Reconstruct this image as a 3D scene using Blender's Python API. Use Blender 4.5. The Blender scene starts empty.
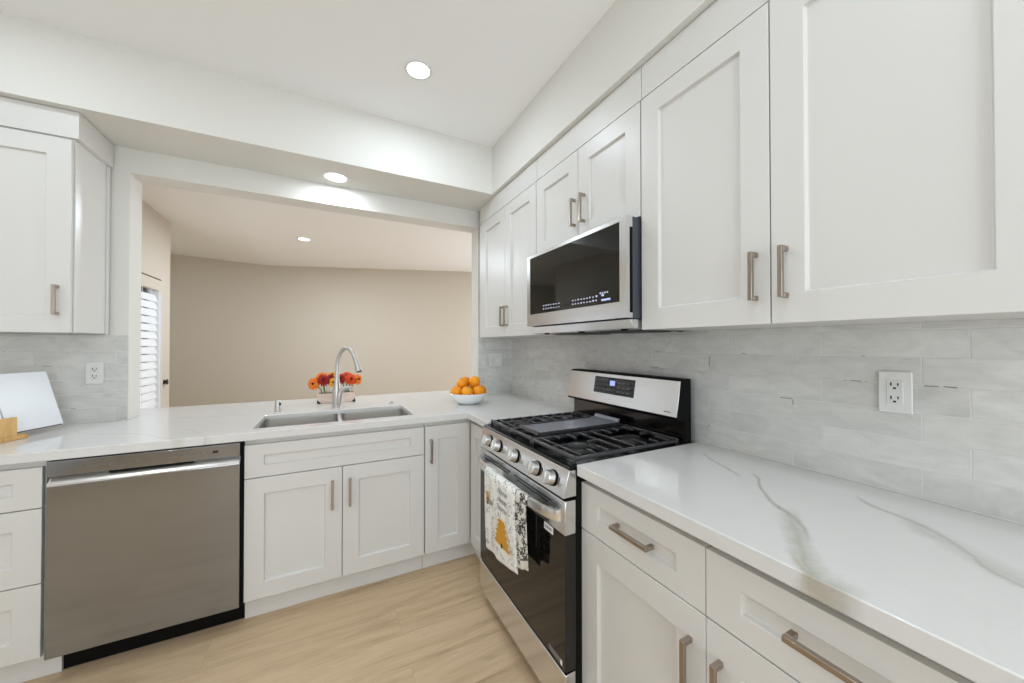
import bpy, bmesh, math, random
from mathutils import Vector, Matrix

# ------------------------------------------------------------------ camera, world, light, exposure
S = bpy.context.scene
COL = S.collection
cam_data = bpy.data.cameras.new('camera')
cam_data.sensor_width = 36.0
cam_data.lens = 36.0 * 360.1 / 1024.0
cam_data.clip_start = 0.01
cam = bpy.data.objects.new('camera', cam_data)
COL.objects.link(cam)
cam.location = (-0.7684, -2.0740, 1.3260)
cam.rotation_euler = (math.pi / 2 + 0.00943, 0.00043, -0.47703)
S.camera = cam

world = bpy.data.worlds.new('daylight'); S.world = world
world.use_nodes = True
bg = world.node_tree.nodes['Background']
bg.inputs[0].default_value = (0.92, 0.945, 1.0, 1)
bg.inputs[1].default_value = 1.25

S.view_settings.view_transform = 'Standard'
S.view_settings.look = 'None'
S.view_settings.gamma = 1.0
S.view_settings.use_curve_mapping = False
S.view_settings.exposure = 0.33
S.cycles.max_bounces = 10
S.cycles.diffuse_bounces = 6
S.cycles.glossy_bounces = 5
S.cycles.sample_clamp_indirect = 4.0
S.cycles.use_denoising = True

def area(name, loc, rot, sx, sy, power, color=(1, 1, 1), shape='RECTANGLE', spread=math.pi):
    l = bpy.data.lights.new(name, 'AREA'); l.energy = power; l.color = color
    l.shape = shape; l.size = sx; l.spread = spread
    if shape == 'RECTANGLE': l.size_y = sy
    o = bpy.data.objects.new(name, l); COL.objects.link(o)
    o.location = loc; o.rotation_euler = rot
    return o
# added up-tilted fill behind the camera; patio daylight; added fill for the dining room
area('fill_behind', (-0.6, -4.50, 1.25), (math.pi / 2 + 0.90, 0, 0), 2.1, 2.2, 46, (0.78, 0.91, 1.0))
area('daylight_patio', (-2.85, 2.12, 1.05), (0, -math.pi / 2, 0), 1.9, 1.5, 9, (0.93, 0.95, 1.0))
area('fill_dining', (2.84, 2.2, 1.4), (0, math.pi / 2, 0), 1.9, 1.7, 25, (0.86, 0.93, 1.0))

# ------------------------------------------------------------------ materials
def srgb(r, g, b):
    f = lambda c: (c / 255 / 12.92) if c / 255 <= 0.04045 else ((c / 255 + 0.055) / 1.055) ** 2.4
    return (f(r), f(g), f(b), 1)
MATS = {}
def mat(name, color=(0.8, 0.8, 0.8, 1), rough=0.5, metal=0.0, emit=None, strength=0, spec=None, trans=0, ior=None, coat=0):
    m = bpy.data.materials.new(name); m.use_nodes = True
    b = m.node_tree.nodes['Principled BSDF']
    b.inputs['Base Color'].default_value = color
    b.inputs['Roughness'].default_value = rough
    b.inputs['Metallic'].default_value = metal
    if spec is not None: b.inputs['Specular IOR Level'].default_value = spec
    if emit: b.inputs['Emission Color'].default_value = emit; b.inputs['Emission Strength'].default_value = strength
    if trans: b.inputs['Transmission Weight'].default_value = trans
    if ior: b.inputs['IOR'].default_value = ior
    if coat: b.inputs['Coat Weight'].default_value = coat
    MATS[name] = m
    return m
class NT:
    """small node-tree helper"""
    def __init__(s, m): s.m = m; s.t = m.node_tree; s.b = s.t.nodes['Principled BSDF']
    def n(s, typ, **kw):
        nd = s.t.nodes.new(typ)
        for k, v in kw.items(): setattr(nd, k, v)
        return nd
    def link(s, a, b): s.t.links.new(a, b)
    def set(s, inp, v):
        if hasattr(v, 'is_output'): s.link(v, inp)
        else: inp.default_value = v
    def math(s, op, a, b=0.0, c=0.0, clamp=False):
        nd = s.n('ShaderNodeMath', operation=op, use_clamp=clamp)
        for i, v in enumerate((a, b, c)): s.set(nd.inputs[i], v)
        return nd.outputs[0]
    def mix(s, fac, a, b):
        nd = s.n('ShaderNodeMix', data_type='RGBA')
        s.set(nd.inputs[0], fac); s.set(nd.inputs[6], a); s.set(nd.inputs[7], b)
        return nd.outputs[2]
    def coords(s, scale=(1, 1, 1), loc=(0, 0, 0), kind='Object'):
        tc = s.n('ShaderNodeTexCoord'); mp = s.n('ShaderNodeMapping')
        mp.inputs['Scale'].default_value = scale; mp.inputs['Location'].default_value = loc
        s.link(tc.outputs[kind], mp.inputs[0]); return mp.outputs[0]
    def noise(s, vec, scale=5, detail=3, rough=0.5, dist=0.0):
        nd = s.n('ShaderNodeTexNoise'); s.link(vec, nd.inputs['Vector'])
        nd.inputs['Scale'].default_value = scale; nd.inputs['Detail'].default_value = detail
        nd.inputs['Roughness'].default_value = rough; nd.inputs['Distortion'].default_value = dist
        return nd.outputs['Fac']
    def ramp(s, fac, stops, interp='LINEAR'):
        nd = s.n('ShaderNodeValToRGB'); cr = nd.color_ramp; cr.interpolation = interp
        while len(cr.elements) < len(stops): cr.elements.new(0.5)
        for e, (p, c) in zip(cr.elements, stops): e.position = p; e.color = c if len(c) == 4 else (*c, 1)
        s.link(fac, nd.inputs[0]); return nd.outputs[0]
    def bump(s, h, strength=0.2, dist=0.01):
        nd = s.n('ShaderNodeBump'); nd.inputs['Strength'].default_value = strength; nd.inputs['Distance'].default_value = dist
        s.link(h, nd.inputs['Height']); s.link(nd.outputs[0], s.b.inputs['Normal'])

def textured_paint(name, color, rough, bump=0.06):
    m = mat(name, color, rough); t = NT(m)
    h = t.noise(t.coords(), 160, 2, 0.6)
    t.bump(h, bump, 0.003)
    return m
WALL = textured_paint('warm_white_wall_paint', srgb(220, 218, 212), 0.75)
CEIL = textured_paint('ceiling_paint', srgb(244, 244, 243), 0.85)
CEIL2 = textured_paint('dining_ceiling_paint', srgb(240, 240, 240), 0.85)
TAN = textured_paint('tan_wall_paint', srgb(197, 187, 173), 0.8)
CAB = mat('white_cabinet_lacquer', srgb(216, 214, 210), 0.36, spec=0.4)
CABIN = mat('cabinet_shadow_gap', srgb(150, 150, 150), 0.6)
NICKEL = mat('brushed_nickel', srgb(172, 160, 148), 0.28, 1.0)
FAUCET = mat('brushed_nickel_faucet', srgb(196, 192, 187), 0.38, 1.0)
BLACK = mat('black_enamel', srgb(6, 6, 7), 0.25, spec=0.25)
SOOT = mat('matte_black', srgb(8, 8, 8), 0.6, spec=0.15)
IRON = mat('cast_iron', srgb(52, 52, 55), 0.27, spec=0.9)
GRIDDLE = mat('grey_nonstick_griddle', srgb(136, 138, 146), 0.38, 0.2)
GLASSBLK = mat('black_glass', srgb(20, 18, 16), 0.04)
MWGLASS = mat('dark_microwave_glass', srgb(26, 27, 25), 0.05)
SLATE = mat('dark_grey_casing', srgb(66, 69, 76), 0.4)
PLATE = mat('white_plastic_plate', srgb(218, 218, 215), 0.3)
PLATE2 = mat('white_plastic_insert', srgb(214, 214, 211), 0.3)
HOLE = mat('dark_slot', srgb(20, 20, 20), 0.6)
STICK = mat('white_sticker', srgb(235, 235, 235), 0.5)
INK = mat('grey_ink', srgb(110, 110, 112), 0.6)
ICON = mat('lit_panel_icons', srgb(196, 200, 215), 0.5, emit=srgb(160, 168, 205), strength=0.35)
DISP = mat('lit_clock_display', srgb(150, 165, 220), 0.4, emit=srgb(160, 175, 225), strength=0.6)
MARK = mat('grey_panel_marks', srgb(95, 92, 88), 0.5)
CERAMIC = mat('white_ceramic', srgb(240, 241, 242), 0.15)
GLASS = mat('clear_glass', (0.96, 0.98, 0.97, 1), 0.02, trans=1.0, ior=1.45)
LAMP = mat('lamp_lens', (1, 1, 1, 1), 0.5, emit=(1, 0.98, 0.95, 1), strength=5.0)
LAMPTRIM = mat('lamp_trim_white', srgb(225, 225, 224), 0.5)
SLAT = mat('white_blind_slat', srgb(240, 240, 244), 0.5)
SLATM = mat('translucent_blind_slat', srgb(246, 246, 246), 0.5)  # white slat material, part translucent
_t = NT(SLATM); _tr = _t.n('ShaderNodeBsdfTranslucent'); _tr.inputs[0].default_value = srgb(242, 242, 244)
_mx = _t.n('ShaderNodeMixShader'); _mx.inputs[0].default_value = 0.55
_out = [n for n in _t.t.nodes if n.type == 'OUTPUT_MATERIAL'][0]
_t.link(_t.b.outputs[0], _mx.inputs[1]); _t.link(_tr.outputs[0], _mx.inputs[2]); _t.link(_mx.outputs[0], _out.inputs[0])
PANE = mat('window_pane_glass', (1, 1, 1, 1), 0.02)
_t = NT(PANE); _tp = _t.n('ShaderNodeBsdfTransparent'); _tp.inputs[0].default_value = (0.95, 0.97, 0.96, 1)
_gl = _t.n('ShaderNodeBsdfGlossy'); _gl.inputs['Roughness'].default_value = 0.02
_fr = _t.n('ShaderNodeFresnel'); _fr.inputs[0].default_value = 1.45; _mx = _t.n('ShaderNodeMixShader')
_out = [n for n in _t.t.nodes if n.type == 'OUTPUT_MATERIAL'][0]
_t.link(_fr.outputs[0], _mx.inputs[0]); _t.link(_tp.outputs[0], _mx.inputs[1]); _t.link(_gl.outputs[0], _mx.inputs[2]); _t.link(_mx.outputs[0], _out.inputs[0])
BLKMETAL = mat('black_metal', srgb(28, 25, 23), 0.45, 0.3)
PAPER = mat('white_glossy_page', srgb(214, 216, 219), 0.25)
COVER = mat('dark_red_book_cover', srgb(96, 66, 70), 0.5)
STEM = mat('green_stem', srgb(92, 124, 60), 0.55)
WATER = mat('vase_water', (0.95, 0.98, 0.95, 1), 0.0, trans=1.0, ior=1.33)
BURN = mat('burner_alloy', srgb(70, 69, 67), 0.45, 0.5)
BCAP = mat('burner_cap', srgb(40, 40, 42), 0.45)

def steel(name, color, rough, axis, amount=0.10):
    """brushed stainless: fine streaks along one axis"""
    m = mat(name, color, rough, 1.0); t = NT(m)
    sc = [400, 400, 400]; sc[axis] = 3
    nz = t.noise(t.coords(tuple(sc)), 1.0, 2, 0.6)
    t.link(t.math('MULTIPLY_ADD', nz, amount * 2, rough - amount), t.b.inputs['Roughness'])
    v = t.noise(t.coords((3, 3, 3)), 1.0, 2)
    c0 = tuple(c * 0.97 for c in color[:3]) + (1,)
    t.link(t.mix(v, c0, color), t.b.inputs['Base Color'])
    t.bump(nz, 0.012, 0.001)
    return m
STEEL_X = steel('brushed_stainless_dishwasher', srgb(157, 163, 171), 0.11, 0, 0.02)
STEEL_Y = steel('brushed_stainless_range', srgb(228, 229, 231), 0.22, 1, 0.03)
SINKST = steel('satin_stainless_sink', srgb(214, 211, 207), 0.30, 2, 0.04)
STEEL_HI = mat('polished_stainless_lip', srgb(225, 224, 222), 0.30, 1.0)

def make_floor():
    m = mat('oak_plank_floor', rough=0.42); t = NT(m)
    vec = t.coords()
    br = t.n('ShaderNodeTexBrick'); t.link(vec, br.inputs['Vector'])
    br.offset = 0.37; br.offset_frequency = 2; br.squash = 1.0
    br.inputs['Scale'].default_value = 1.0
    br.inputs['Brick Width'].default_value = 1.22; br.inputs['Row Height'].default_value = 0.185
    br.inputs['Mortar Size'].default_value = 0.0006; br.inputs['Mortar Smooth'].default_value = 0.3
    br.inputs['Color1'].default_value = (0.0, 0.0, 0.0, 1); br.inputs['Color2'].default_value = (1, 1, 1, 1)
    br.inputs['Mortar'].default_value = (0.5, 0.5, 0.5, 1)
    sep = t.n('ShaderNodeSeparateXYZ'); t.link(vec, sep.inputs[0])
    # shift the grain of each plank by its own tone
    cmb = t.n('ShaderNodeCombineXYZ')
    t.link(t.math('MULTIPLY', sep.outputs[0], 1.1), cmb.inputs[0])
    t.link(t.math('MULTIPLY', sep.outputs[1], 9.0), cmb.inputs[1])
    t.link(t.math('MULTIPLY', br.outputs['Color'], 7.0), cmb.inputs[2])
    g1 = t.noise(cmb.outputs[0], 1.6, 6, 0.62, 1.2)
    cmb2 = t.n('ShaderNodeCombineXYZ')
    t.link(t.math('MULTIPLY', sep.outputs[0], 3.0), cmb2.inputs[0])
    t.link(t.math('MULTIPLY', sep.outputs[1], 60.0), cmb2.inputs[1])
    t.link(t.math('MULTIPLY', br.outputs['Color'], 3.0), cmb2.inputs[2])
    g2 = t.noise(cmb2.outputs[0], 2.0, 4, 0.6)
    base = t.ramp(g1, [(0.22, srgb(150, 122, 92)), (0.42, srgb(192, 165, 131)), (0.60, srgb(208, 182, 149)), (0.8, srgb(180, 152, 119))])
    c = t.mix(t.math('MULTIPLY', g2, 0.30), base, srgb(218, 194, 162))
    tone = t.mix(br.outputs['Color'], (0.93, 0.92, 0.91, 1), (1.04, 1.03, 1.02, 1))
    mul = t.n('ShaderNodeMix', data_type='RGBA', blend_type='MULTIPLY'); mul.inputs[0].default_value = 1
    t.link(c, mul.inputs[6]); t.link(tone, mul.inputs[7])
    seam = t.mix(br.outputs['Fac'], mul.outputs[2], srgb(172, 146, 116))
    t.link(seam, t.b.inputs['Base Color'])
    t.bump(t.math('ADD', t.math('MULTIPLY', g2, 0.3), t.math('MULTIPLY', br.outputs['Fac'], -1.0)), 0.12, 0.002)
    return m
FLOOR = make_floor()

def make_tile(name, uaxis, sign, phase):
    m = mat(name, rough=0.12); t = NT(m)
    tc = t.n('ShaderNodeTexCoord'); sep = t.n('ShaderNodeSeparateXYZ'); t.link(tc.outputs['Object'], sep.inputs[0])
    cmb = t.n('ShaderNodeCombineXYZ')
    t.link(t.math('MULTIPLY_ADD', sep.outputs[uaxis], sign, phase), cmb.inputs[0])
    t.link(t.math('SUBTRACT', sep.outputs[2], 0.9205), cmb.inputs[1])
    wn = t.n('ShaderNodeTexNoise'); t.link(tc.outputs['Object'], wn.inputs['Vector']); wn.inputs['Scale'].default_value = 38; wn.inputs['Detail'].default_value = 2
    wv = t.n('ShaderNodeVectorMath', operation='MULTIPLY_ADD'); t.link(wn.outputs['Color'], wv.inputs[0]); wv.inputs[1].default_value = (0.0035, 0.0035, 0)
    t.link(cmb.outputs[0], wv.inputs[2])
    br = t.n('ShaderNodeTexBrick'); t.link(wv.outputs[0], br.inputs['Vector'])
    br.offset = 0.2742; br.offset_frequency = 2
    br.inputs['Scale'].default_value = 1.0
    br.inputs['Brick Width'].default_value = 0.299; br.inputs['Row Height'].default_value = 0.0747
    br.inputs['Mortar Size'].default_value = 0.0018; br.inputs['Mortar Smooth'].default_value = 0.3
    br.inputs['Color1'].default_value = (0, 0, 0, 1); br.inputs['Color2'].default_value = (1, 1, 1, 1)
    br.inputs['Mortar'].default_value = (0.5, 0.5, 0.5, 1)
    v3 = t.n('ShaderNodeCombineXYZ')
    t.link(t.math('MULTIPLY', sep.outputs[uaxis], 1.0), v3.inputs[0]); t.link(t.math('MULTIPLY', sep.outputs[2], 2.2), v3.inputs[1])
    t.link(t.math('MULTIPLY', br.outputs['Color'], 4.0), v3.inputs[2])
    cloud = t.noise(v3.outputs[0], 9.0, 5, 0.65, 0.9)
    base = t.ramp(cloud, [(0.25, srgb(192, 192, 188)), (0.5, srgb(206, 205, 201)), (0.78, srgb(219, 218, 214))])
    tone = t.mix(br.outputs['Color'], (0.93, 0.93, 0.93, 1), (1.03, 1.03, 1.03, 1))
    mul = t.n('ShaderNodeMix', data_type='RGBA', blend_type='MULTIPLY'); mul.inputs[0].default_value = 1
    t.link(base, mul.inputs[6]); t.link(tone, mul.inputs[7])
    gap = t.math('GREATER_THAN', t.noise(tc.outputs['Object'], 11, 2, 0.5), 0.66)
    grout = t.mix(gap, srgb(213, 212, 207), srgb(120, 120, 116))
    t.link(t.mix(t.math('MULTIPLY', br.outputs['Fac'], 0.85), mul.outputs[2], grout), t.b.inputs['Base Color'])
    t.link(t.math('MULTIPLY_ADD', br.outputs['Fac'], 0.5, 0.12), t.b.inputs['Roughness'])
    wav = t.noise(v3.outputs[0], 9.0, 3, 0.55)
    t.bump(t.math('ADD', t.math('MULTIPLY', wav, 0.8), t.math('MULTIPLY', br.outputs['Fac'], -0.8)), 0.45, 0.006)
    return m
TILE_R = make_tile('glazed_tile_right', 1, -1.0, -0.311 + 0.299 * 8)
TILE_B = make_tile('glazed_tile_back', 0, 1.0, 0.20 + 0.299 * 10)

def make_quartz(name, veins):
    m = mat(name, srgb(236, 236, 236), 0.10); t = NT(m)
    tc = t.n('ShaderNodeTexCoord'); sep = t.n('ShaderNodeSeparateXYZ'); t.link(tc.outputs['Object'], sep.inputs[0])
    n1 = t.noise(tc.outputs['Object'], 14, 4, 0.6); n2 = t.noise(tc.outputs['Object'], 45, 3, 0.6)
    col = t.mix(t.noise(tc.outputs['Object'], 2.5, 4, 0.55), srgb(213, 212, 210), srgb(223, 222, 220))
    # faint generic veining
    nz = t.noise(tc.outputs['Object'], 1.15, 5, 0.55, 1.4)
    soft = t.math('SUBTRACT', 1.0, t.math('DIVIDE', t.math('ABSOLUTE', t.math('SUBTRACT', nz, 0.5)), 0.012), clamp=True)
    col = t.mix(t.math('MULTIPLY', soft, 0.06), col, srgb(188, 186, 178))
    for (pts, axis, w, strength, color, wob) in veins:
        # points are (along, across); across is a curve of along, both in metres
        a0, a1 = pts[0][0], pts[-1][0]
        lo = min(p[1] for p in pts) - 0.02; hi = max(p[1] for p in pts) + 0.02
        along = sep.outputs[axis]; across = sep.outputs[1 - axis]
        tt = t.n('ShaderNodeMapRange'); t.set(tt.inputs[0], along); tt.inputs[1].default_value = a0; tt.inputs[2].default_value = a1
        fc = t.n('ShaderNodeFloatCurve'); cv = fc.mapping.curves[0]
        P = [((p[0] - a0) / (a1 - a0), (p[1] - lo) / (hi - lo)) for p in pts]
        cv.points[0].location = P[0]; cv.points[1].location = P[-1]
        for p in P[1:-1]: cv.points.new(*p)
        fc.mapping.update()
        t.link(tt.outputs[0], fc.inputs['Value'])
        target = t.math('MULTIPLY_ADD', fc.outputs[0], hi - lo, lo)
        d = t.math('SUBTRACT', across, target)
        d = t.math('ADD', d, t.math('MULTIPLY', t.math('SUBTRACT', n1, 0.5), wob))
        d = t.math('ADD', d, t.math('MULTIPLY', t.math('SUBTRACT', n2, 0.5), wob * 0.4))
        msk = t.math('SUBTRACT', 1.0, t.math('DIVIDE', t.math('ABSOLUTE', d), w), clamp=True)
        # fade past both ends
        lo_a, hi_a = min(a0, a1), max(a0, a1)
        e = t.math('MULTIPLY', t.math('DIVIDE', t.math('SUBTRACT', along, lo_a), 0.03, clamp=True),
                   t.math('DIVIDE', t.math('SUBTRACT', hi_a, along), 0.03, clamp=True))
        msk = t.math('MULTIPLY', t.math('MULTIPLY', msk, e), t.math('MULTIPLY_ADD', n1, 1.0, 0.45))
        col = t.mix(t.math('MULTIPLY', msk, strength, clamp=True), col, color)
    t.link(col, t.b.inputs['Base Color'])
    return m
VG = srgb(150, 147, 138); VB = srgb(176, 166, 146)
QUARTZ_R = make_quartz('white_quartz_with_bold_veins', [
    ([(-1.17, .52), (-1.24, .47), (-1.371, .403), (-1.41, .37)], 1, .012, .45, VG, .03),
    ([(-1.39, .45), (-1.416, .434), (-1.478, .346), (-1.539, .277), (-1.596, .239), (-1.637, .205), (-1.69, .12)], 1, .013, .72, VG, .03),
    ([(-1.58, .25), (-1.64, .17), (-1.70, .075), (-1.74, .02), (-1.77, -.005), (-1.82, -.005)], 1, .055, .8, srgb(170, 167, 158), .08),
    ([(-1.68, .07), (-1.72, .02), (-1.75, .0), (-1.80, .0)], 1, .012, .6, VB, .03),
    ([(-1.62, .53), (-1.655, .489), (-1.735, .453), (-1.779, .435), (-1.826, .393), (-1.854, .36), (-1.88, .321), (-1.925, .287), (-2.0, .25)], 1, .014, .55, VG, .028),
    ([(-1.72, .46), (-1.80, .40), (-1.88, .34), (-1.96, .29)], 1, .045, .5, srgb(176, 173, 166), .07)])
QUARTZ_L = make_quartz('white_quartz_soft_veins', [
    ([(-1.40, .25), (-1.33, .16), (-1.28, .06), (-1.25, .0), (-1.22, .0)], 0, .008, .4, VB, .02),
    ([(-1.85, .45), (-1.72, .30), (-1.55, .22), (-1.40, .05), (-1.34, .0), (-1.31, .0)], 0, .012, .35, VB, .03),
    ([(-1.55, .62), (-1.40, .58), (-1.25, .54), (-1.13, .52)], 0, .012, .22, VG, .03),
    ([(0.30, .42), (0.38, .33), (0.44, .20), (0.52, .12)], 0, .012, .25, VG, .03)])

def make_wood(name, c0, c1, axis, scale=6):
    m = mat(name, rough=0.5); t = NT(m)
    sc = [scale * 8] * 3; sc[axis] = scale
    g = t.noise(t.coords(tuple(sc)), 1.0, 4, 0.6, 0.5)
    t.link(t.ramp(g, [(0.3, c0), (0.7, c1)]), t.b.inputs['Base Color']); t.bump(g, 0.1, 0.002)
    return m
BAMBOO = make_wood('bamboo', srgb(190, 146, 84), srgb(222, 180, 116), 2)
CRATEW = make_wood('pale_crate_wood', srgb(205, 182, 164), srgb(232, 212, 196), 0)

def make_orange():
    m = mat('orange_peel', rough=0.42); t = NT(m)
    n = t.noise(t.coords(), 14, 3); t.link(t.ramp(n, [(0.3, srgb(236, 138, 4)), (0.7, srgb(250, 170, 18))]), t.b.inputs['Base Color'])
    t.bump(t.noise(t.coords(), 420, 2), 0.25, 0.0015)
    return m
PEEL = make_orange()
NAVEL = mat('orange_stem_button', srgb(120, 128, 52), 0.6)

def petal_mat(name, c0, c1):
    m = mat(name, rough=0.6); t = NT(m)
    n = t.noise(t.coords(), 60, 3); t.link(t.ramp(n, [(0.3, c0), (0.7, c1)]), t.b.inputs['Base Color'])
    return m
PET_O = petal_mat('orange_petals', srgb(238, 110, 18), srgb(250, 150, 40))
PET_R = petal_mat('dark_red_petals', srgb(140, 18, 14), srgb(186, 34, 22))
PET_V = petal_mat('vermilion_petals', srgb(214, 58, 18), srgb(240, 92, 26))
PET_Y = petal_mat('golden_petals', srgb(236, 158, 30), srgb(248, 184, 60))
EYE = mat('dark_flower_eye', srgb(70, 16, 12), 0.7)

def make_towel(name, base, ink, dens, scale, dist=2.0):
    m = mat(name, rough=0.9); t = NT(m)
    v = t.n('ShaderNodeTexVoronoi', feature='DISTANCE_TO_EDGE'); c = t.coords()
    nz = t.n('ShaderNodeTexNoise'); t.link(c, nz.inputs['Vector']); nz.inputs['Scale'].default_value = 22; nz.inputs['Detail'].default_value = 3
    vm = t.n('ShaderNodeVectorMath', operation='MULTIPLY_ADD'); t.link(nz.outputs['Color'], vm.inputs[0])
    vm.inputs[1].default_value = (0.04 * dist, 0.04 * dist, 0.04 * dist); t.link(c, vm.inputs[2])
    t.link(vm.outputs[0], v.inputs['Vector']); v.inputs['Scale'].default_value = scale
    line = t.math('LESS_THAN', v.outputs['Distance'], dens)
    gate = t.math('GREATER_THAN', t.noise(c, 30, 2), 0.50)
    # plain cream hem at the bottom edge
    sep = t.n('ShaderNodeSeparateXYZ'); tc = t.n('ShaderNodeTexCoord'); t.link(tc.outputs['UV'], sep.inputs[0])
    body = t.math('GREATER_THAN', sep.outputs[1], 0.055)
    f = t.math('MULTIPLY', t.math('MULTIPLY', line, gate), body)
    t.link(t.mix(f, base, ink), t.b.inputs['Base Color'])
    t.bump(t.noise(t.coords(), 700, 2), 0.2, 0.001)
    return m
TOWEL = make_towel('white_cotton_with_leaf_print', srgb(238, 237, 233), srgb(120, 126, 124), 0.045, 62)
TOWEL2 = make_towel('cotton_with_dense_black_print', srgb(216, 212, 202), srgb(66, 66, 66), 0.17, 60, 3.0)
TOWEL3 = mat('grey_cotton_hem', srgb(196, 198, 204), 0.9)
HONEY = mat('honey_yellow_print', srgb(205, 148, 40), 0.85)
CREAM = mat('cream_print_outline', srgb(240, 226, 206), 0.85)
PRINTBLK = mat('black_print', srgb(44, 40, 38), 0.85)
PRINTLET = mat('dark_grey_print', srgb(88, 88, 88), 0.85)
PRINTGRY = mat('grey_print', srgb(140, 144, 142), 0.85)

# ------------------------------------------------------------------ mesh helpers
class MB:
    def __init__(s): s.bm = bmesh.new(); s.uv = None
    def box(s, x0, x1, y0, y1, z0, z1):
        x0, x1 = min(x0, x1), max(x0, x1); y0, y1 = min(y0, y1), max(y0, y1); z0, z1 = min(z0, z1), max(z0, z1)
        v = [s.bm.verts.new(p) for p in ((x0, y0, z0), (x1, y0, z0), (x1, y1, z0), (x0, y1, z0), (x0, y0, z1), (x1, y0, z1), (x1, y1, z1), (x0, y1, z1))]
        for f in ((0, 3, 2, 1), (4, 5, 6, 7), (0, 1, 5, 4), (1, 2, 6, 5), (2, 3, 7, 6), (3, 0, 4, 7)): s.bm.faces.new([v[i] for i in f])
        return s
    def hexa(s, pts):
        """8 corners in box order"""
        v = [s.bm.verts.new(p) for p in pts]
        for f in ((0, 3, 2, 1), (4, 5, 6, 7), (0, 1, 5, 4), (1, 2, 6, 5), (2, 3, 7, 6), (3, 0, 4, 7)): s.bm.faces.new([v[i] for i in f])
        return s
    def prism(s, prof, axis, a0, a1):
        """closed 2-D outline extruded along an axis: 0 -> (y,z), 1 -> (x,z), 2 -> (x,y)"""
        def P(p, a): return {0: (a, p[0], p[1]), 1: (p[0], a, p[1]), 2: (p[0], p[1], a)}[axis]
        A = [s.bm.verts.new(P(p, a0)) for p in prof]; B = [s.bm.verts.new(P(p, a1)) for p in prof]
        n = len(prof)
        s.bm.faces.new(A[::-1]); s.bm.faces.new(B)
        for i in range(n): s.bm.faces.new((A[i], A[(i + 1) % n], B[(i + 1) % n], B[i]))
        return s
    def tube(s, pts, rad, n=12, cap=True, sx=1.0):
        pts = [Vector(p) for p in pts]
        if not isinstance(rad, (list, tuple)): rad = [rad] * len(pts)
        rings = []; ref = None
        for i, p in enumerate(pts):
            d = (pts[min(i + 1, len(pts) - 1)] - pts[max(i - 1, 0)]).normalized()
            if ref is None: ref = Vector((0, 0, 1)) if abs(d.z) < 0.9 else Vector((1, 0, 0))
            a = (ref - d * ref.dot(d)).normalized(); b = d.cross(a); ref = a
            rings.append([s.bm.verts.new(p + (a * math.cos(2 * math.pi * k / n) * sx + b * math.sin(2 * math.pi * k / n)) * rad[i]) for k in range(n)])
        for r0, r1 in zip(rings, rings[1:]):
            for k in range(n): s.bm.faces.new((r0[k], r0[(k + 1) % n], r1[(k + 1) % n], r1[k]))
        if cap: s.bm.faces.new(rings[0][::-1]); s.bm.faces.new(rings[-1])
        return s
    def lathe(s, c, prof, n=32, axis=(0, 0, 1), cap=True):
        """profile (radius, height) turned about an axis through c"""
        ax = Vector(axis).normalized(); q = Vector((0, 0, 1)).rotation_difference(ax); c = Vector(c)
        rings = []
        for r, h in prof:
            if r < 1e-6: rings.append([s.bm.verts.new(c + q @ Vector((0, 0, h)))])
            else: rings.append([s.bm.verts.new(c + q @ Vector((r * math.cos(2 * math.pi * k / n), r * math.sin(2 * math.pi * k / n), h))) for k in range(n)])
        for r0, r1 in zip(rings, rings[1:]):
            for k in range(n):
                a, b = r0[k % len(r0)], r0[(k + 1) % len(r0)]; d, e = r1[k % len(r1)], r1[(k + 1) % len(r1)]
                vs = []
                for v in (a, b, e, d):
                    if v not in vs: vs.append(v)
                if len(vs) > 2: s.bm.faces.new(vs)
        if cap:
            if len(rings[0]) > 1: s.bm.faces.new(rings[0][::-1])
            if len(rings[-1]) > 1: s.bm.faces.new(rings[-1])
        return s
    def ellipsoid(s, c, r, u=24, v=14, lump=0, seed=0):
        rnd = random.Random(seed); k = [rnd.uniform(0, 6) for _ in range(4)]
        prof = []
        c = Vector(c); rings = []
        for j in range(v + 1):
            th = math.pi * j / v
            if j in (0, v): rings.append([s.bm.verts.new(c + Vector((0, 0, -r[2] * math.cos(th))))]); continue
            ring = []
            for i in range(u):
                ph = 2 * math.pi * i / u
                f = 1 + lump * (math.sin(2 * ph + k[0]) * math.sin(th) + math.sin(3 * th + k[1]) * 0.6)
                ring.append(s.bm.verts.new(c + Vector((r[0] * math.sin(th) * math.cos(ph) * f, r[1] * math.sin(th) * math.sin(ph) * f, -r[2] * math.cos(th) * f))))
            rings.append(ring)
        for r0, r1 in zip(rings, rings[1:]):
            for i in range(u):
                vs = []
                for q in (r0[i % len(r0)], r0[(i + 1) % len(r0)], r1[(i + 1) % len(r1)], r1[i % len(r1)]):
                    if q not in vs: vs.append(q)
                if len(vs) > 2: s.bm.faces.new(vs)
        return s
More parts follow.
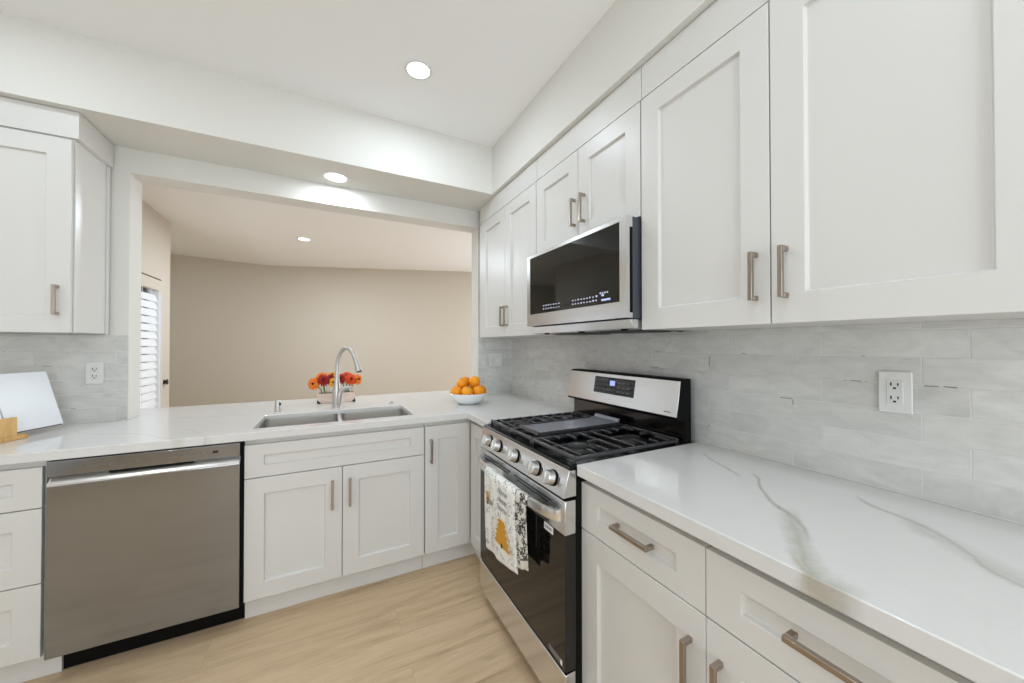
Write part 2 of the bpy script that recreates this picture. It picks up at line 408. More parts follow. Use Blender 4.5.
    def cells(s, xs, ys, z0, z1, inside):
        """slab made of the grid cells for which inside(xc, yc) holds: one closed surface"""
        V = {}
        def vert(i, j, z):
            if (i, j, z) not in V: V[(i, j, z)] = s.bm.verts.new((xs[i], ys[j], z))
            return V[(i, j, z)]
        nx, ny = len(xs) - 1, len(ys) - 1
        ok = lambda i, j: 0 <= i < nx and 0 <= j < ny and inside((xs[i] + xs[i + 1]) / 2, (ys[j] + ys[j + 1]) / 2)
        for i in range(nx):
            for j in range(ny):
                if not ok(i, j): continue
                s.bm.faces.new([vert(i, j, z1), vert(i + 1, j, z1), vert(i + 1, j + 1, z1), vert(i, j + 1, z1)])
                s.bm.faces.new([vert(i, j + 1, z0), vert(i + 1, j + 1, z0), vert(i + 1, j, z0), vert(i, j, z0)])
                for di, dj, a, b in ((-1, 0, (i, j + 1), (i, j)), (1, 0, (i + 1, j), (i + 1, j + 1)), (0, -1, (i, j), (i + 1, j)), (0, 1, (i + 1, j + 1), (i, j + 1))):
                    if not ok(i + di, j + dj): s.bm.faces.new([vert(*a, z0), vert(*b, z0), vert(*b, z1), vert(*a, z1)])
        return s
    def shaker(s, u0, u1, v0, v1, fm, th=0.02, st=0.078, rec=0.012):
        """five-piece door or drawer front: flat frame around a recessed panel; fm(u, v, n) places it"""
        iu0, iu1, iv0, iv1 = u0 + st, u1 - st, v0 + min(st, (v1 - v0) * 0.345), v1 - min(st, (v1 - v0) * 0.345)
        R = lambda a, b, c, d, n: [s.bm.verts.new(fm(*p, n)) for p in ((a, c), (b, c), (b, d), (a, d))]
        bk = R(u0, u1, v0, v1, 0); fo = R(u0, u1, v0, v1, th); fi = R(iu0, iu1, iv0, iv1, th)
        g = 0.004
        pi = R(iu0 + g, iu1 - g, iv0 + g, iv1 - g, th - rec)
        s.bm.faces.new(bk[::-1]); s.bm.faces.new(pi)
        for k in range(4):
            l = (k + 1) % 4
            s.bm.faces.new((bk[k], bk[l], fo[l], fo[k])); s.bm.faces.new((fo[k], fo[l], fi[l], fi[k])); s.bm.faces.new((fi[k], fi[l], pi[l], pi[k]))
        return s
    def build(s, name, m, parent=None, bevel=0.0, seg=2, smooth=True, angle=35, origin=None):
        off = Vector((0, 0, 0)) if origin is None else Vector(origin)
        p = parent
        while p is not None:
            off = off + p.location; p = p.parent
        bmesh.ops.recalc_face_normals(s.bm, faces=s.bm.faces)
        if off.length: bmesh.ops.translate(s.bm, verts=s.bm.verts, vec=-off)
        me = bpy.data.meshes.new(name); s.bm.to_mesh(me); s.bm.free()
        if smooth:
            for pl in me.polygons: pl.use_smooth = True
            me.set_sharp_from_angle(angle=math.radians(angle))
        me.materials.append(m)
        o = bpy.data.objects.new(name, me); COL.objects.link(o)
        if parent is not None: o.parent = parent
        if origin is not None: o.location = origin
        if bevel:
            b = o.modifiers.new('bevel', 'BEVEL'); b.width = bevel; b.segments = seg; b.limit_method = 'ANGLE'; b.angle_limit = math.radians(40)
            b.harden_normals = False
        return o

def tag(o, label, cat, group=None):
    o['label'] = label; o['category'] = cat
    if group: o['group'] = group
    return o
def thing(name, loc, label, cat, group=None):
    o = bpy.data.objects.new(name, None); o.empty_display_size = 0.05; COL.objects.link(o); o.location = loc
    return tag(o, label, cat, group)
def struct(o): o['kind'] = 'structure'; return o
def copy_tree(o, parent=None):
    c = o.copy(); COL.objects.link(c)
    if parent is not None: c.parent = parent
    for ch in list(o.children): copy_tree(ch, c)
    return c
# faces of cabinets: right run faces -X (u grows toward the camera, i.e. -Y); sink run faces -Y (u = X)
def face_right(x): return lambda u, v, n: (x - n, -u, v)
def face_sink(y): return lambda u, v, n: (u, y - n, v)
def pull(fm, u, v, length, vertical, parent, n0=0.02):
    """square bar pull with block ends, fixed on the door face"""
    b = MB(); h = length / 2; t = 0.0058
    def bx(u0, u1, v0, v1, a, c):
        b.hexa([fm(p[0], p[1], p[2]) for p in ((u0, v0, a), (u1, v0, a), (u1, v0, c), (u0, v0, c), (u0, v1, a), (u1, v1, a), (u1, v1, c), (u0, v1, c))])
    if vertical:
        bx(u - t, u + t, v - h, v + h, n0 + 0.022, n0 + 0.034)
        bx(u - t, u + t, v - h, v - h + 0.013, n0, n0 + 0.022); bx(u - t, u + t, v + h - 0.013, v + h, n0, n0 + 0.022)
    else:
        bx(u - h, u + h, v - t, v + t, n0 + 0.022, n0 + 0.034)
        bx(u - h, u - h + 0.013, v - t, v + t, n0, n0 + 0.022); bx(u + h - 0.013, u + h, v - t, v + t, n0, n0 + 0.022)
    return b.build('bar_handle', NICKEL, parent, 0.0012)

# ------------------------------------------------------------------ measures of the place
XR = 0.642           # face of the tile on the right wall
YB = 0.653           # face of the tile on the sink wall
CT = 0.914           # counter top
ZS = 2.4156          # underside of the soffits
ZC = 2.757           # kitchen ceiling
XO0, XO1 = -1.735, 0.334   # pass-through opening
YW1 = 0.808          # dining side of the sink wall
ZH = 2.281           # head of the opening
ZF = 2.60            # dining ceiling
XL, YF = -3.2, -4.6

# ------------------------------------------------------------------ structure
b = MB().box(-4.4, 3.2, YF - 0.3, 6.4, -0.06, 0.0); struct(b.build('floor', FLOOR))
b = MB().box(XL - 0.1, 1.0, YF - 0.1, 0.70, ZC, ZC + 0.1); struct(b.build('ceiling', CEIL))
b = MB().prism([(-1.6, 2.60), (3.2, 2.60), (3.2, 2.70), (-1.6, 2.70), (-2.41, 2.785), (-2.41, 2.68505)], 1, YW1 - 0.07, 6.4)
b.prism([(-2.41, 2.68505), (-2.41, 2.785), (-4.4, 2.994), (-4.4, 2.894)], 1, 3.075, 6.4); struct(b.build('ceiling_dining', CEIL2, smooth=False))
b = MB().box(XR + 0.008, XR + 0.12, YF, YW1, 0, ZC); struct(b.build('wall_right', WALL))
# sink wall with the pass-through
b = MB()
b.box(XL, XO0, YB + 0.008, YW1, 0, ZC); b.box(XO1, 3.0, YB + 0.008, YW1, 0, ZC)
b.box(XO0, XO1, YB + 0.008, YW1, ZH, ZC); b.box(XO0, XO1, YB + 0.008, YW1, 0, CT - 0.04)
struct(b.build('wall_back', WALL))
# soffits
b = MB().box(XL, XR + 0.008, 0.298, YB + 0.008, ZS, ZC); struct(b.build('trim_1', WALL))
b = MB().box(0.295, XR + 0.008, YF, 0.298, ZS, ZC); struct(b.build('trim_2', WALL))
# unseen walls at left and behind the camera; windows added to let daylight in
b = MB()
b.box(XL - 0.12, XL, YF, -3.15, 0, ZC); b.box(XL - 0.12, XL, -0.85, YW1, 0, ZC)
b.box(XL - 0.12, XL, -3.15, -0.85, 0, 0.75); b.box(XL - 0.12, XL, -3.15, -0.85, 2.25, ZC)
struct(b.build('wall_left', WALL))
b = MB()
b.box(XL, -2.24, YF - 0.12, YF, 0, ZC); b.box(-2.08, -1.70, YF - 0.12, YF, 0, ZC); b.box(0.5, XR, YF - 0.12, YF, 0, ZC)
b.box(-1.70, 0.5, YF - 0.12, YF, 2.4, ZC); b.box(-2.24, -2.08, YF - 0.12, YF, 2.1, ZC)  # narrow slot added as a bright strip for the dishwasher to reflect
struct(b.build('wall_front', WALL))
def window(name, o_axis, at0, a0, a1, z0, z1, mull):
    b = MB(); w = 0.05
    def bx(p0, p1, q0, q1):
        if o_axis == 0: b.box(at0 - 0.09, at0 - 0.03, p0, p1, q0, q1)
        else: b.box(p0, p1, at0 - 0.09, at0 - 0.03, q0, q1)
    bx(a0, a0 + w, z0, z1); bx(a1 - w, a1, z0, z1); bx(a0 + w, a1 - w, z0, z0 + w); bx(a0 + w, a1 - w, z1 - w, z1)
    for k in range(1, mull): c = a0 + (a1 - a0) * k / mull; bx(c - w / 2, c + w / 2, z0 + w, z1 - w)
    struct(b.build(name, LAMPTRIM))
window('unseen_window_1', 0, XL, -3.15, -0.85, 0.75, 2.25, 2)
window('unseen_window_2', 1, YF, -1.70, 0.5, 0.0, 2.4, 2)
# tile backsplashes
b = MB().box(XR, XR + 0.008, -2.35, YB + 0.008, 0.86, 1.40); struct(b.build('trim_3', TILE_R))
b = MB().box(XO1, XR, YB, YB + 0.008, 0.86, 1.40); b.box(-2.28, XO0, YB, YB + 0.008, 0.86, 1.379); struct(b.build('trim_4', TILE_B))
# dining room: flat ceiling over its right part, gently rising over its left part; one long slanting back wall
DX = -2.29; DY0, DY1, DZ = 1.33, 2.918, 2.004; FOLD = -1.6; RISE = 0.105; DT = 2.95
b = MB()
b.box(DX - 0.12, DX, YW1, DY0, 0, DT); b.box(DX - 0.12, DX, DY1, 3.155, 0, DT); b.box(DX - 0.12, DX, DY0, DY1, DZ, DT)
struct(b.build('wall_dining_left', TAN))
b = MB().box(-4.2, DX - 0.12, 3.075, 3.155, 0, DT); struct(b.build('wall_dining_return', TAN))
b = MB()
def slab(p, q, t=0.1):
    d = (Vector(q) - Vector(p)).normalized(); nrm = Vector((-d.y, d.x)) * t
    b.prism([p, q, (q[0] + nrm.x, q[1] + nrm.y), (p[0] + nrm.x, p[1] + nrm.y)], 2, 0, DT)
slab((-4.25, 5.738), (3.05, 3.285))
struct(b.build('wall_dining_back', TAN))
b = MB().box(-4.25, -4.15, 3.075, 5.75, 0, DT); struct(b.build('wall_dining_far_left', TAN))
b = MB()
b.box(2.9, 3.0, YW1, 1.25, 0, ZF); b.box(2.9, 3.0, 3.15, 3.4, 0, ZF); b.box(2.9, 3.0, 1.25, 3.15, 0, 0.55); b.box(2.9, 3.0, 1.25, 3.15, 2.25, ZF)  # unseen opening added for the dining fill light
struct(b.build('wall_dining_right', TAN))
# patio door of the dining room: frame and pane
b = MB(); w = 0.07
b.box(DX - 0.09, DX - 0.04, DY0, DY0 + w, 0, DZ - 0.015); b.box(DX - 0.09, DX - 0.04, DY1 - w, DY1 - 0.004, 0, DZ - 0.015)
b.box(DX - 0.09, DX - 0.04, DY0 + w, DY1 - w, DZ - 0.10, DZ - 0.015); b.box(DX - 0.09, DX - 0.04, DY0 + w, DY1 - w, 0, 0.12)
d1 = struct(b.build('door_1', SLAT))
g = MB().box(DX - 0.068, DX - 0.062, DY0 + w, DY1 - w, 0.12, DZ - 0.10).build('door_pane', PANE, d1)

# blind in front of the patio door
bl = thing('window_blind', (DX, 2.1, 0.06), 'white slatted blind hanging in front of the bright dining room door', 'blind')
MB().box(DX - 0.03, DX + 0.012, DY0 + 0.02, DY1 - 0.01, 1.879, 1.985).build('valance', TAN, bl, 0.003)
b = MB(); z = 0.12; ya, yb_ = DY0 + 0.03, 2.815
while z < 1.86:
    b.hexa([(DX - 0.020, ya, z - 0.066), (DX + 0.006, ya, z - 0.068), (DX + 0.006, yb_, z - 0.068), (DX - 0.020, yb_, z - 0.066),
            (DX - 0.017, ya, z - 0.004), (DX - 0.014, ya, z - 0.003), (DX - 0.014, yb_, z - 0.003), (DX - 0.017, yb_, z - 0.004)])
    z += 0.0744
b.build('slats', SLATM, bl, smooth=False)
MB().box(DX - 0.03, DX + 0.014, 2.832, 2.866, 0.06, 1.878).build('side_rail', SLATM, bl, 0.002)
MB().box(DX - 0.03, DX + 0.010, 2.888, 2.907, 0.06, 1.878).build('side_rail', SLATM, bl, 0.002)
for yy in (1.75, 2.45):
    MB().tube([(DX + 0.013, yy, 0.06), (DX + 0.013, yy, 1.88)], 0.0015, 6).build('lift_cord', SLAT, bl)
k = thing('wall_hook', (DX, 3.005, 0.935), 'small black round hook on the tan wall beside the blind', 'hook')
MB().lathe((DX, 3.005, 0.935), [(0.024, 0), (0.024, 0.006), (0.010, 0.008), (0.010, 0.016)], 20, (1, 0, 0)).build('base', BLKMETAL, k)
MB().lathe((DX, 3.005, 0.935), [(0.010, 0.016), (0.026, 0.019), (0.030, 0.026), (0.022, 0.032), (0.0, 0.034)], 20, (1, 0, 0)).build('hook_head', BLKMETAL, k)

# ------------------------------------------------------------------ recessed lamps
def downlight(x, y, z, r, label, power, group=None, lens=LAMP):
    t = thing('recessed_light', (x, y, z - 0.006), label, 'ceiling light', group)
    MB().lathe((x, y, z), [(r * 1.28, 0), (r * 1.28, -0.004), (r * 1.05, -0.007), (r, -0.003), (r, 0)], 40).build('trim_ring', LAMPTRIM, t)
    MB().lathe((x, y, z), [(0, -0.0035), (r, -0.0035), (r, -0.001), (0, -0.001)], 40, cap=False).build('lens', lens, t)
    area('lamp_or_fill', (x, y, z - 0.012), (0, 0, 0), r * 2, 0, power, (0.78, 0.895, 1.0), 'DISK')
    return t
downlight(-0.347, -0.20, ZC, 0.055, 'round recessed light glowing in the high white kitchen ceiling', 4.6)
downlight(-0.715, 0.515, ZS, 0.062, 'round recessed light in the low soffit above the sink opening', 2.3)
downlight(-1.005, 2.905, ZF, 0.06, 'small distant recessed light in the dining room ceiling', 30)
for x, y, p in ((-0.42, -1.85, 2.9), (-2.0, -0.35, 3.8), (-2.0, -1.85, 5.2), (-0.42, -3.4, 4.0)):
    area('lamp_or_fill', (x, y, ZC - 0.012), (0, 0, 0), 0.11, 0, p, (0.78, 0.895, 1.0), 'DISK')
for x, y, z, p in ((1.7, 1.9, ZF, 17), (-3.6, 3.45, 2.79, 15)):  # unseen lights added to brighten the dining walls, no fixtures
    area('lamp_or_fill', (x, y, z - 0.02), (0, 0, 0), 0.12, 0, p, (0.78, 0.895, 1.0), 'DISK')

# ------------------------------------------------------------------ upper cabinets
UX = 0.316           # door face on the right run
UZ0, UZ1 = 1.384, 2.276
def upper_right(name, label, y0, y1, z0, doors, filler=None, sides=None):
    """y0 < y1; doors: list of (u0, u1, handle_u, handle_v0)"""
    t = thing(name, ((UX + XR) / 2, (y0 + y1) / 2, z0), label, 'cabinet', 'white upper cabinets')
    fm = face_right(UX + 0.02)
    b = MB().box(UX + 0.022, XR - 0.002, y0 + 0.001, y1 - 0.001, z0 + 0.002, 2.405); b.build('cabinet_body', CAB, t, 0.0015)
    MB().box(UX + 0.006, UX + 0.0215, y0 + 0.0003, y1 - 0.0003, UZ1 + 0.009, 2.412).build('frieze_board', CAB, t)
    if filler: MB().box(UX + 0.004, UX + 0.0215, filler[0], filler[1], z0, UZ1).build('filler_strip', CAB, t, 0.001)
    for (u0, u1, hu, hv) in doors:
        d = MB().shaker(u0, u1, z0, UZ1, fm).build('door', CAB, t, 0.0012)
        pull(fm, hu, hv + 0.068, 0.136, True, d)
    return t
G = 0.0018
upper_right('upper_cabinet', 'narrow two-door white upper cabinet between the wall opening and the microwave', -0.281, 0.592, UZ0,
            [(-0.541, -0.130 - G, -0.147, 1.453), (-0.130 + G, 0.281 - G, -0.088, 1.453)], filler=(0.5425, 0.592))
upper_right('upper_cabinet', 'short two-door white upper cabinet directly over the microwave', -1.064, -0.284, 1.828,
            [(0.284 + G, 0.674 - G, 0.650, 1.905), (0.674 + G, 1.064 - G, 0.724, 1.905)])
upper_right('upper_cabinet', 'large two-door white upper cabinet nearest the camera, above the right outlet', -1.977, -1.067, UZ0,
            [(1.067 + G, 1.523 - G, 1.486, 1.451), (1.523 + G, 1.977 - G, 1.561, 1.451)])
# left upper cabinet on the sink wall
t = thing('upper_cabinet', (-2.05, 0.50, UZ0), 'white upper cabinet at the left above the dishwasher and cookbook', 'cabinet', 'white upper cabinets')
MB().box(-2.275, -1.817, 0.357, YB - 0.002, UZ0 + 0.002, 2.405).build('cabinet_body', CAB, t, 0.0015)
MB().box(-1.8165, -1.812, 0.357, 0.376, UZ0, 2.284).build('face_frame_edge', CAB, t, 0.0008)
MB().box(-1.8165, -1.808, 0.630, YB - 0.002, UZ0, 2.284).build('scribe_moulding', CAB, t, 0.0008)
b = MB().box(-2.275, -1.797, 0.340, 0.3565, 2.288, 2.412); b.box(-1.8165, -1.797, 0.3565, YB - 0.002, 2.288, 2.412)
b.build('frieze_board', CAB, t)
fm = face_sink(0.355)
d = MB().shaker(-2.272, -1.818, UZ0, UZ1, fm).build('door', CAB, t, 0.0012)
pull(fm, -1.857, 1.531, 0.136, True, d)

# ------------------------------------------------------------------ base cabinets
FD = 0.0274          # face of the doors, both runs
BZ0, BZ1, DR0, DR1 = 0.108, 0.686, 0.690, 0.848
def base_body(t, kind, a0, a1):
    """open-backed carcass with toe kick; kind 'sink' runs along X, 'right' along Y"""
    if kind == 'sink':
        b = MB().box(a0, a1, FD + 0.022, YB - 0.04, 0.10, 0.70); b.box(a0, a1, FD + 0.022, 0.075, 0.70, 0.872)
        b.build('cabinet_body', CAB, t, 0.001)
        MB().box(a0, a1, 0.078, 0.094, 0.001, 0.10).build('toe_kick', CAB, t)
    else:
        MB().box(FD + 0.022, XR - 0.01, a0, a1, 0.10, 0.872).build('cabinet_body', CAB, t, 0.001)
        MB().box(0.078, 0.094, a0, a1, 0.001, 0.10).build('toe_kick', CAB, t)
fs = face_sink(FD + 0.02); fr = face_right(FD + 0.02)
# drawer stack left of the dishwasher
t = thing('base_cabinet', (-1.98, 0.3, 0), 'white three-drawer base cabinet at the far left beside the dishwasher', 'cabinet', 'white base cabinets')
base_body(t, 'sink', -2.21, -1.751)
MB().box(-1.751, -1.717, 0.078, 0.094, 0.001, 0.10).build('toe_kick', CAB, t)
for z0, z1 in ((DR0, DR1), (0.397, 0.686), (BZ0, 0.393)):
    d = MB().shaker(-2.208, -1.753, z0, z1, fs, st=0.076).build('drawer', CAB, t, 0.0012)
    pull(fs, -1.98, (z0 + z1) / 2, 0.136, False, d)
# sink base
t = thing('base_cabinet', (-0.69, 0.3, 0), 'white sink base cabinet with false drawer front and two doors', 'cabinet', 'white base cabinets')
base_body(t, 'sink', -1.111, -0.2575)
MB().shaker(-1.109, -0.2595, DR0, DR1, fs, st=0.076).build('false_drawer_front', CAB, t, 0.0012)
d = MB().shaker(-1.109, -0.690, BZ0, BZ1, fs, st=0.078).build('door', CAB, t, 0.0012); pull(fs, -0.735, 0.550, 0.142, True, d)
d = MB().shaker(-0.686, -0.2595, BZ0, BZ1, fs, st=0.078).build('door', CAB, t, 0.0012); pull(fs, -0.652, 0.550, 0.142, True, d)
# corner cabinet: narrow door on the sink run, narrow panel facing the room beside the range
t = thing('base_cabinet', (0.2, 0.25, 0), 'narrow white corner base cabinet between the sink cabinet and the range', 'cabinet', 'white base cabinets')
b = MB().box(-0.2555, XR - 0.01, FD + 0.022, YB - 0.04, 0.10, 0.872); b.box(FD + 0.022, XR - 0.01, -0.3065, FD + 0.022, 0.10, 0.872)
b.build('cabinet_body', CAB, t, 0.001)
b = MB().box(-0.2555, 0.094, 0.078, 0.094, 0.001, 0.10); b.box(0.078, 0.094, -0.3065, 0.078, 0.001, 0.10); b.build('toe_kick', CAB, t)
d = MB().shaker(-0.2515, 0.0225, BZ0, DR1, fs, st=0.076).build('door', CAB, t, 0.0012); pull(fs, -0.219, 0.706, 0.136, True, d)
MB().shaker(-0.022, 0.3045, BZ0, DR1, fr, st=0.076).build('door', CAB, t, 0.0012)
# right run
for (y0, y1, hu, label) in ((-1.5245, -1.0625, 1.485, 'white base cabinet with drawer and door just right of the range'),
                            (-1.990, -1.5265, 1.562, 'white base cabinet nearest the camera under the right countertop')):
    t = thing('base_cabinet', (0.3, (y0 + y1) / 2, 0), label, 'cabinet', 'white base cabinets')
    base_body(t, 'right', y0 + 0.001, y1 - 0.001)
    d = MB().shaker(-y1, -y0, DR0, DR1, fr, st=0.080).build('drawer', CAB, t, 0.0012)
    pull(fr, -(y0 + y1) / 2 + 0.013, 0.775, 0.142, False, d)
    d = MB().shaker(-y1, -y0, BZ0, BZ1, fr, st=0.080).build('door', CAB, t, 0.0012); pull(fr, hu, 0.545, 0.136, True, d)

# ------------------------------------------------------------------ countertops
SX0, SX1, SY0, SY1 = -1.085, -0.306, 0.089, 0.470
def in_counter(x, y):
    if SX0 < x < SX1 and SY0 < y < SY1: return False
    if x < 0 and y < 0: return False
    if y < -0.31: return False
    if YB < y < YW1: return XO0 < x < XO1
    if y > YW1: return -2.06 < x < 0.62
    return True
xs = [-2.235, -2.06, XO0 + 0.002, SX0, SX1, 0.0, XO1 - 0.002, 0.62, XR - 0.001]; ys = [-0.3075, 0.0, SY0, SY1, YB - 0.001, YW1 + 0.001, 1.095]
b = MB().cells(xs, ys, CT - 0.038, CT, in_counter)
o = b.build('countertop', QUARTZ_L, bevel=0.0025)
tag(o, 'white quartz countertop with the sink, running through the wall opening to the corner', 'countertop', 'white quartz countertops')
b = MB().box(0.0, XR - 0.001, -2.02, -1.0725, CT - 0.038, CT)
o = b.build('countertop', QUARTZ_R, bevel=0.0025)
tag(o, 'white quartz countertop with bold grey veins right of the range', 'countertop', 'white quartz countertops')

# ------------------------------------------------------------------ sink, faucet and fittings
t = thing('kitchen_sink', (-0.6955, 0.28, 0.70), 'double-bowl stainless undermount sink set into the white countertop', 'sink')
def basin(x0, x1, y0, y1):
    b = MB(); zt = CT - 0.021; zb = 0.715; w = 0.0012
    def ring(a0, a1, c0, c1, z, r=0.028, n=6):
        pts = []
        for cx, cy, s0 in ((a1 - r, c1 - r, 0), (a0 + r, c1 - r, 90), (a0 + r, c0 + r, 180), (a1 - r, c0 + r, 270)):
            for k in range(n + 1):
                a = math.radians(s0 + 90 * k / n); pts.append((cx + r * math.cos(a), cy + r * math.sin(a), z))
        return [b.bm.verts.new(p) for p in pts]
    R = [ring(x0 - w, x1 + w, y0 - w, y1 + w, zt), ring(x0, x1, y0, y1, zt), ring(x0 + 0.003, x1 - 0.003, y0 + 0.003, y1 - 0.003, zb + 0.02),
         ring(x0 + 0.02, x1 - 0.02, y0 + 0.02, y1 - 0.02, zb)]
    R2 = [ring(x0 - w, x1 + w, y0 - w, y1 + w, zb - 0.006)]
    for a, c in zip(R, R[1:]):
        for k in range(len(a)): b.bm.faces.new((a[k], a[(k + 1) % len(a)], c[(k + 1) % len(a)], c[k]))
    b.bm.faces.new(R[-1]); a, c = R[0], R2[0]
    for k in range(len(a)): b.bm.faces.new((a[k], c[k], c[(k + 1) % len(a)], a[(k + 1) % len(a)]))
    b.bm.faces.new(c)
    return b
for x0, x1 in ((-1.0825, -0.704), (-0.682, -0.3085)):
    o = basin(x0, x1, 0.0915, 0.4675).build('basin', SINKST, t)
    MB().lathe(((x0 + x1) / 2, 0.30, 0.716), [(0.045, 0), (0.045, 0.002), (0.03, 0.001), (0.0, -0.001)], 28).build('drain', STEEL_HI, o)
MB().box(-0.7025, -0.6835, 0.0915, 0.4675, 0.80, CT - 0.020).build('divider', STEEL_HI, t, 0.004)

def fpt(x, y, z): return (x, y, z)
FX, FY = -0.704, 0.560
t = thing('kitchen_faucet', (FX, FY, CT), 'tall brushed nickel gooseneck faucet behind the sink', 'faucet')
b = MB()
b.lathe((FX, FY, CT), [(0.030, 0), (0.030, 0.004), (0.0275, 0.007)], 28)
b.tube([(FX, FY, CT + 0.006), (FX, FY, CT + 0.03), (FX - 0.001, FY, CT + 0.07), (FX - 0.001, FY, CT + 0.11), (FX, FY, CT + 0.15), (FX + 0.001, FY, CT + 0.19)],
       [0.027, 0.026, 0.0245, 0.0225, 0.0185, 0.0145], 24)
b.build('body', FAUCET, t)
arc = [(0, 0, .19), (.001, 0, .24), (.003, -.001, .285), (.010, -.006, .330), (.024, -.016, .366), (.043, -.032, .388), (.062, -.048, .390), (.080, -.062, .378), (.094, -.075, .355), (.104, -.084, .326)]
MB().tube([(FX + 0.001 + p[0], FY + p[1], CT + p[2]) for p in arc], [.0145, .0135, .013, .013, .013, .013, .013, .0132, .0137, .0142], 20).build('gooseneck_spout', FAUCET, t)
sp = [(.104, -.084, .326), (.112, -.092, .296), (.119, -.099, .266), (.124, -.104, .246), (.126, -.106, .240)]
o = MB().tube([(FX + 0.001 + p[0], FY + p[1], CT + p[2]) for p in sp], [.0142, .0158, .0185, .0205, .0195], 20).build('spray_head', FAUCET, t)
MB().tube([(FX + 0.1272, FY - 0.1064, CT + 0.2395), (FX + 0.1277, FY - 0.1069, CT + 0.2365)], [.017, .016], 20).build('nozzle', SOOT, o)
hd = [(.012, -.010, .02), (.014, -.013, .06), (.018, -.016, .095), (.030, -.020, .118), (.050, -.028, .130), (.075, -.036, .134), (.098, -.042, .130)]
MB().tube([(FX + p[0], FY + p[1], CT + p[2]) for p in hd], [.021, .0205, .0185, .0150, .0120, .0105, .008], 16).build('lever_handle', FAUCET, t)

t = thing('air_gap_cap', (-1.030, 0.580, CT), 'short brushed metal air gap cylinder left of the faucet', 'air gap')
MB().lathe((-1.030, 0.580, CT), [(0.021, 0), (0.021, 0.004), (0.018, 0.006), (0.018, 0.060), (0.016, 0.066), (0.0, 0.067)], 28).build('cap', FAUCET, t)
MB().box(-1.024, -1.013, 0.5605, 0.5635, CT + 0.040, CT + 0.055).build('vent_slot', HOLE, t)
t = thing('sink_hole_cover', (-0.357, 0.585, CT), 'low round metal button cover right of the faucet', 'cover')
MB().lathe((-0.357, 0.585, CT), [(0.021, 0), (0.021, 0.003), (0.017, 0.006), (0.014, 0.006)], 28, cap=True).build('flange', FAUCET, t)
MB().lathe((-0.357, 0.585, CT + 0.006), [(0.013, 0), (0.013, 0.005), (0.010, 0.007), (0.0, 0.007)], 24).build('button', FAUCET, t)

# ------------------------------------------------------------------ dishwasher
DWX0, DWX1 = -1.731, -1.122
t = thing('dishwasher', ((DWX0 + DWX1) / 2, 0.3, 0.0), 'stainless steel dishwasher between the drawer stack and the sink cabinet', 'dishwasher')
MB().box(DWX0 + 0.008, DWX1 - 0.004, 0.045, 0.60, 0.112, 0.866).build('tub_casing', SOOT, t)
door = MB().prism([(0.0, 0.107), (0.0, 0.776), (0.024, 0.801), (0.040, 0.801), (0.040, 0.107)], 0, DWX0, DWX1).build('door', STEEL_X, t, 0.003)
MB().prism([(-0.0015, 0.7755), (-0.0015, 0.780), (0.0225, 0.8045), (0.0235, 0.8008)], 0, DWX0 + 0.002, DWX1 - 0.002).build('pocket_handle', STEEL_HI, door)
MB().box(DWX0 + 0.17, DWX0 + 0.44, 0.010, 0.038, 0.8025, 0.8095).build('handle_recess', SOOT, t)
cp = MB().box(DWX0, DWX1, 0.002, 0.040, 0.8105, 0.8705).build('control_panel', STEEL_X, t, 0.002)
b = MB(); rnd = random.Random(3)
for i in range(8):
    x = DWX0 + 0.10 + i * 0.026; b.box(x, x + rnd.uniform(.010, .018), 0.0012, 0.0022, 0.838, 0.8405)
b.build('cycle_lettering', INK, cp, smooth=False); b = MB()
for i in range(7):
    x = DWX0 + 0.375 + i * 0.022; b.box(x, x + 0.007, 0.0012, 0.0022, 0.838, 0.844)
b.build('button_marks', INK, cp, smooth=False)
MB().box(DWX1 - 0.100, DWX1 - 0.080, 0.0010, 0.0022, 0.836, 0.846).build('display_window', HOLE, cp)
MB().box(-1.716, -1.113, 0.088, 0.10, 0.001, 0.111).build('toe_kick', SOOT, t)
MB().box(DWX1 + 0.0005, -1.1115, 0.030, 0.044, 0.10, 0.872).build('side_gap_shade', SOOT, t)  # black strip standing in for the shade in the gap

# ------------------------------------------------------------------ range
RY0, RY1 = -1.067, -0.313
t = thing('gas_range', (0.27, -0.69, 0), 'freestanding stainless gas range with five knobs and black cooktop', 'range')
rng = t
MB().box(0.002, 0.60, RY0 + 0.003, RY1 - 0.003, 0.03, 0.893).build('body', SOOT, t, 0.002)
for x, y in ((0.05, RY0 + 0.05), (0.05, RY1 - 0.05), (0.55, RY0 + 0.05), (0.55, RY1 - 0.05)):
    MB().lathe((x, y, 0.0), [(0.018, 0.0), (0.018, 0.008), (0.008, 0.010), (0.008, 0.03)], 14).build('levelling_foot', SOOT, t)
# oven door: black glass slab with a stainless top band
od = MB().box(-0.045, 0.0, RY0, RY1, 0.214, 0.674).build('oven_door', GLASSBLK, t, 0.002)
band = MB().box(-0.046, 0.0, RY0, RY1, 0.6755, 0.792).build('door_band', STEEL_Y, od, 0.003)
b = MB()
for y0, y1, z in ((-0.66, -0.36, .765), (-0.98, -0.70, .765), (-0.64, -0.38, .752), (-0.96, -0.72, .752)): b.box(-0.0475, -0.045, y0, y1, z, z + 0.004)
b.build('vent_slots', HOLE, band, smooth=False)
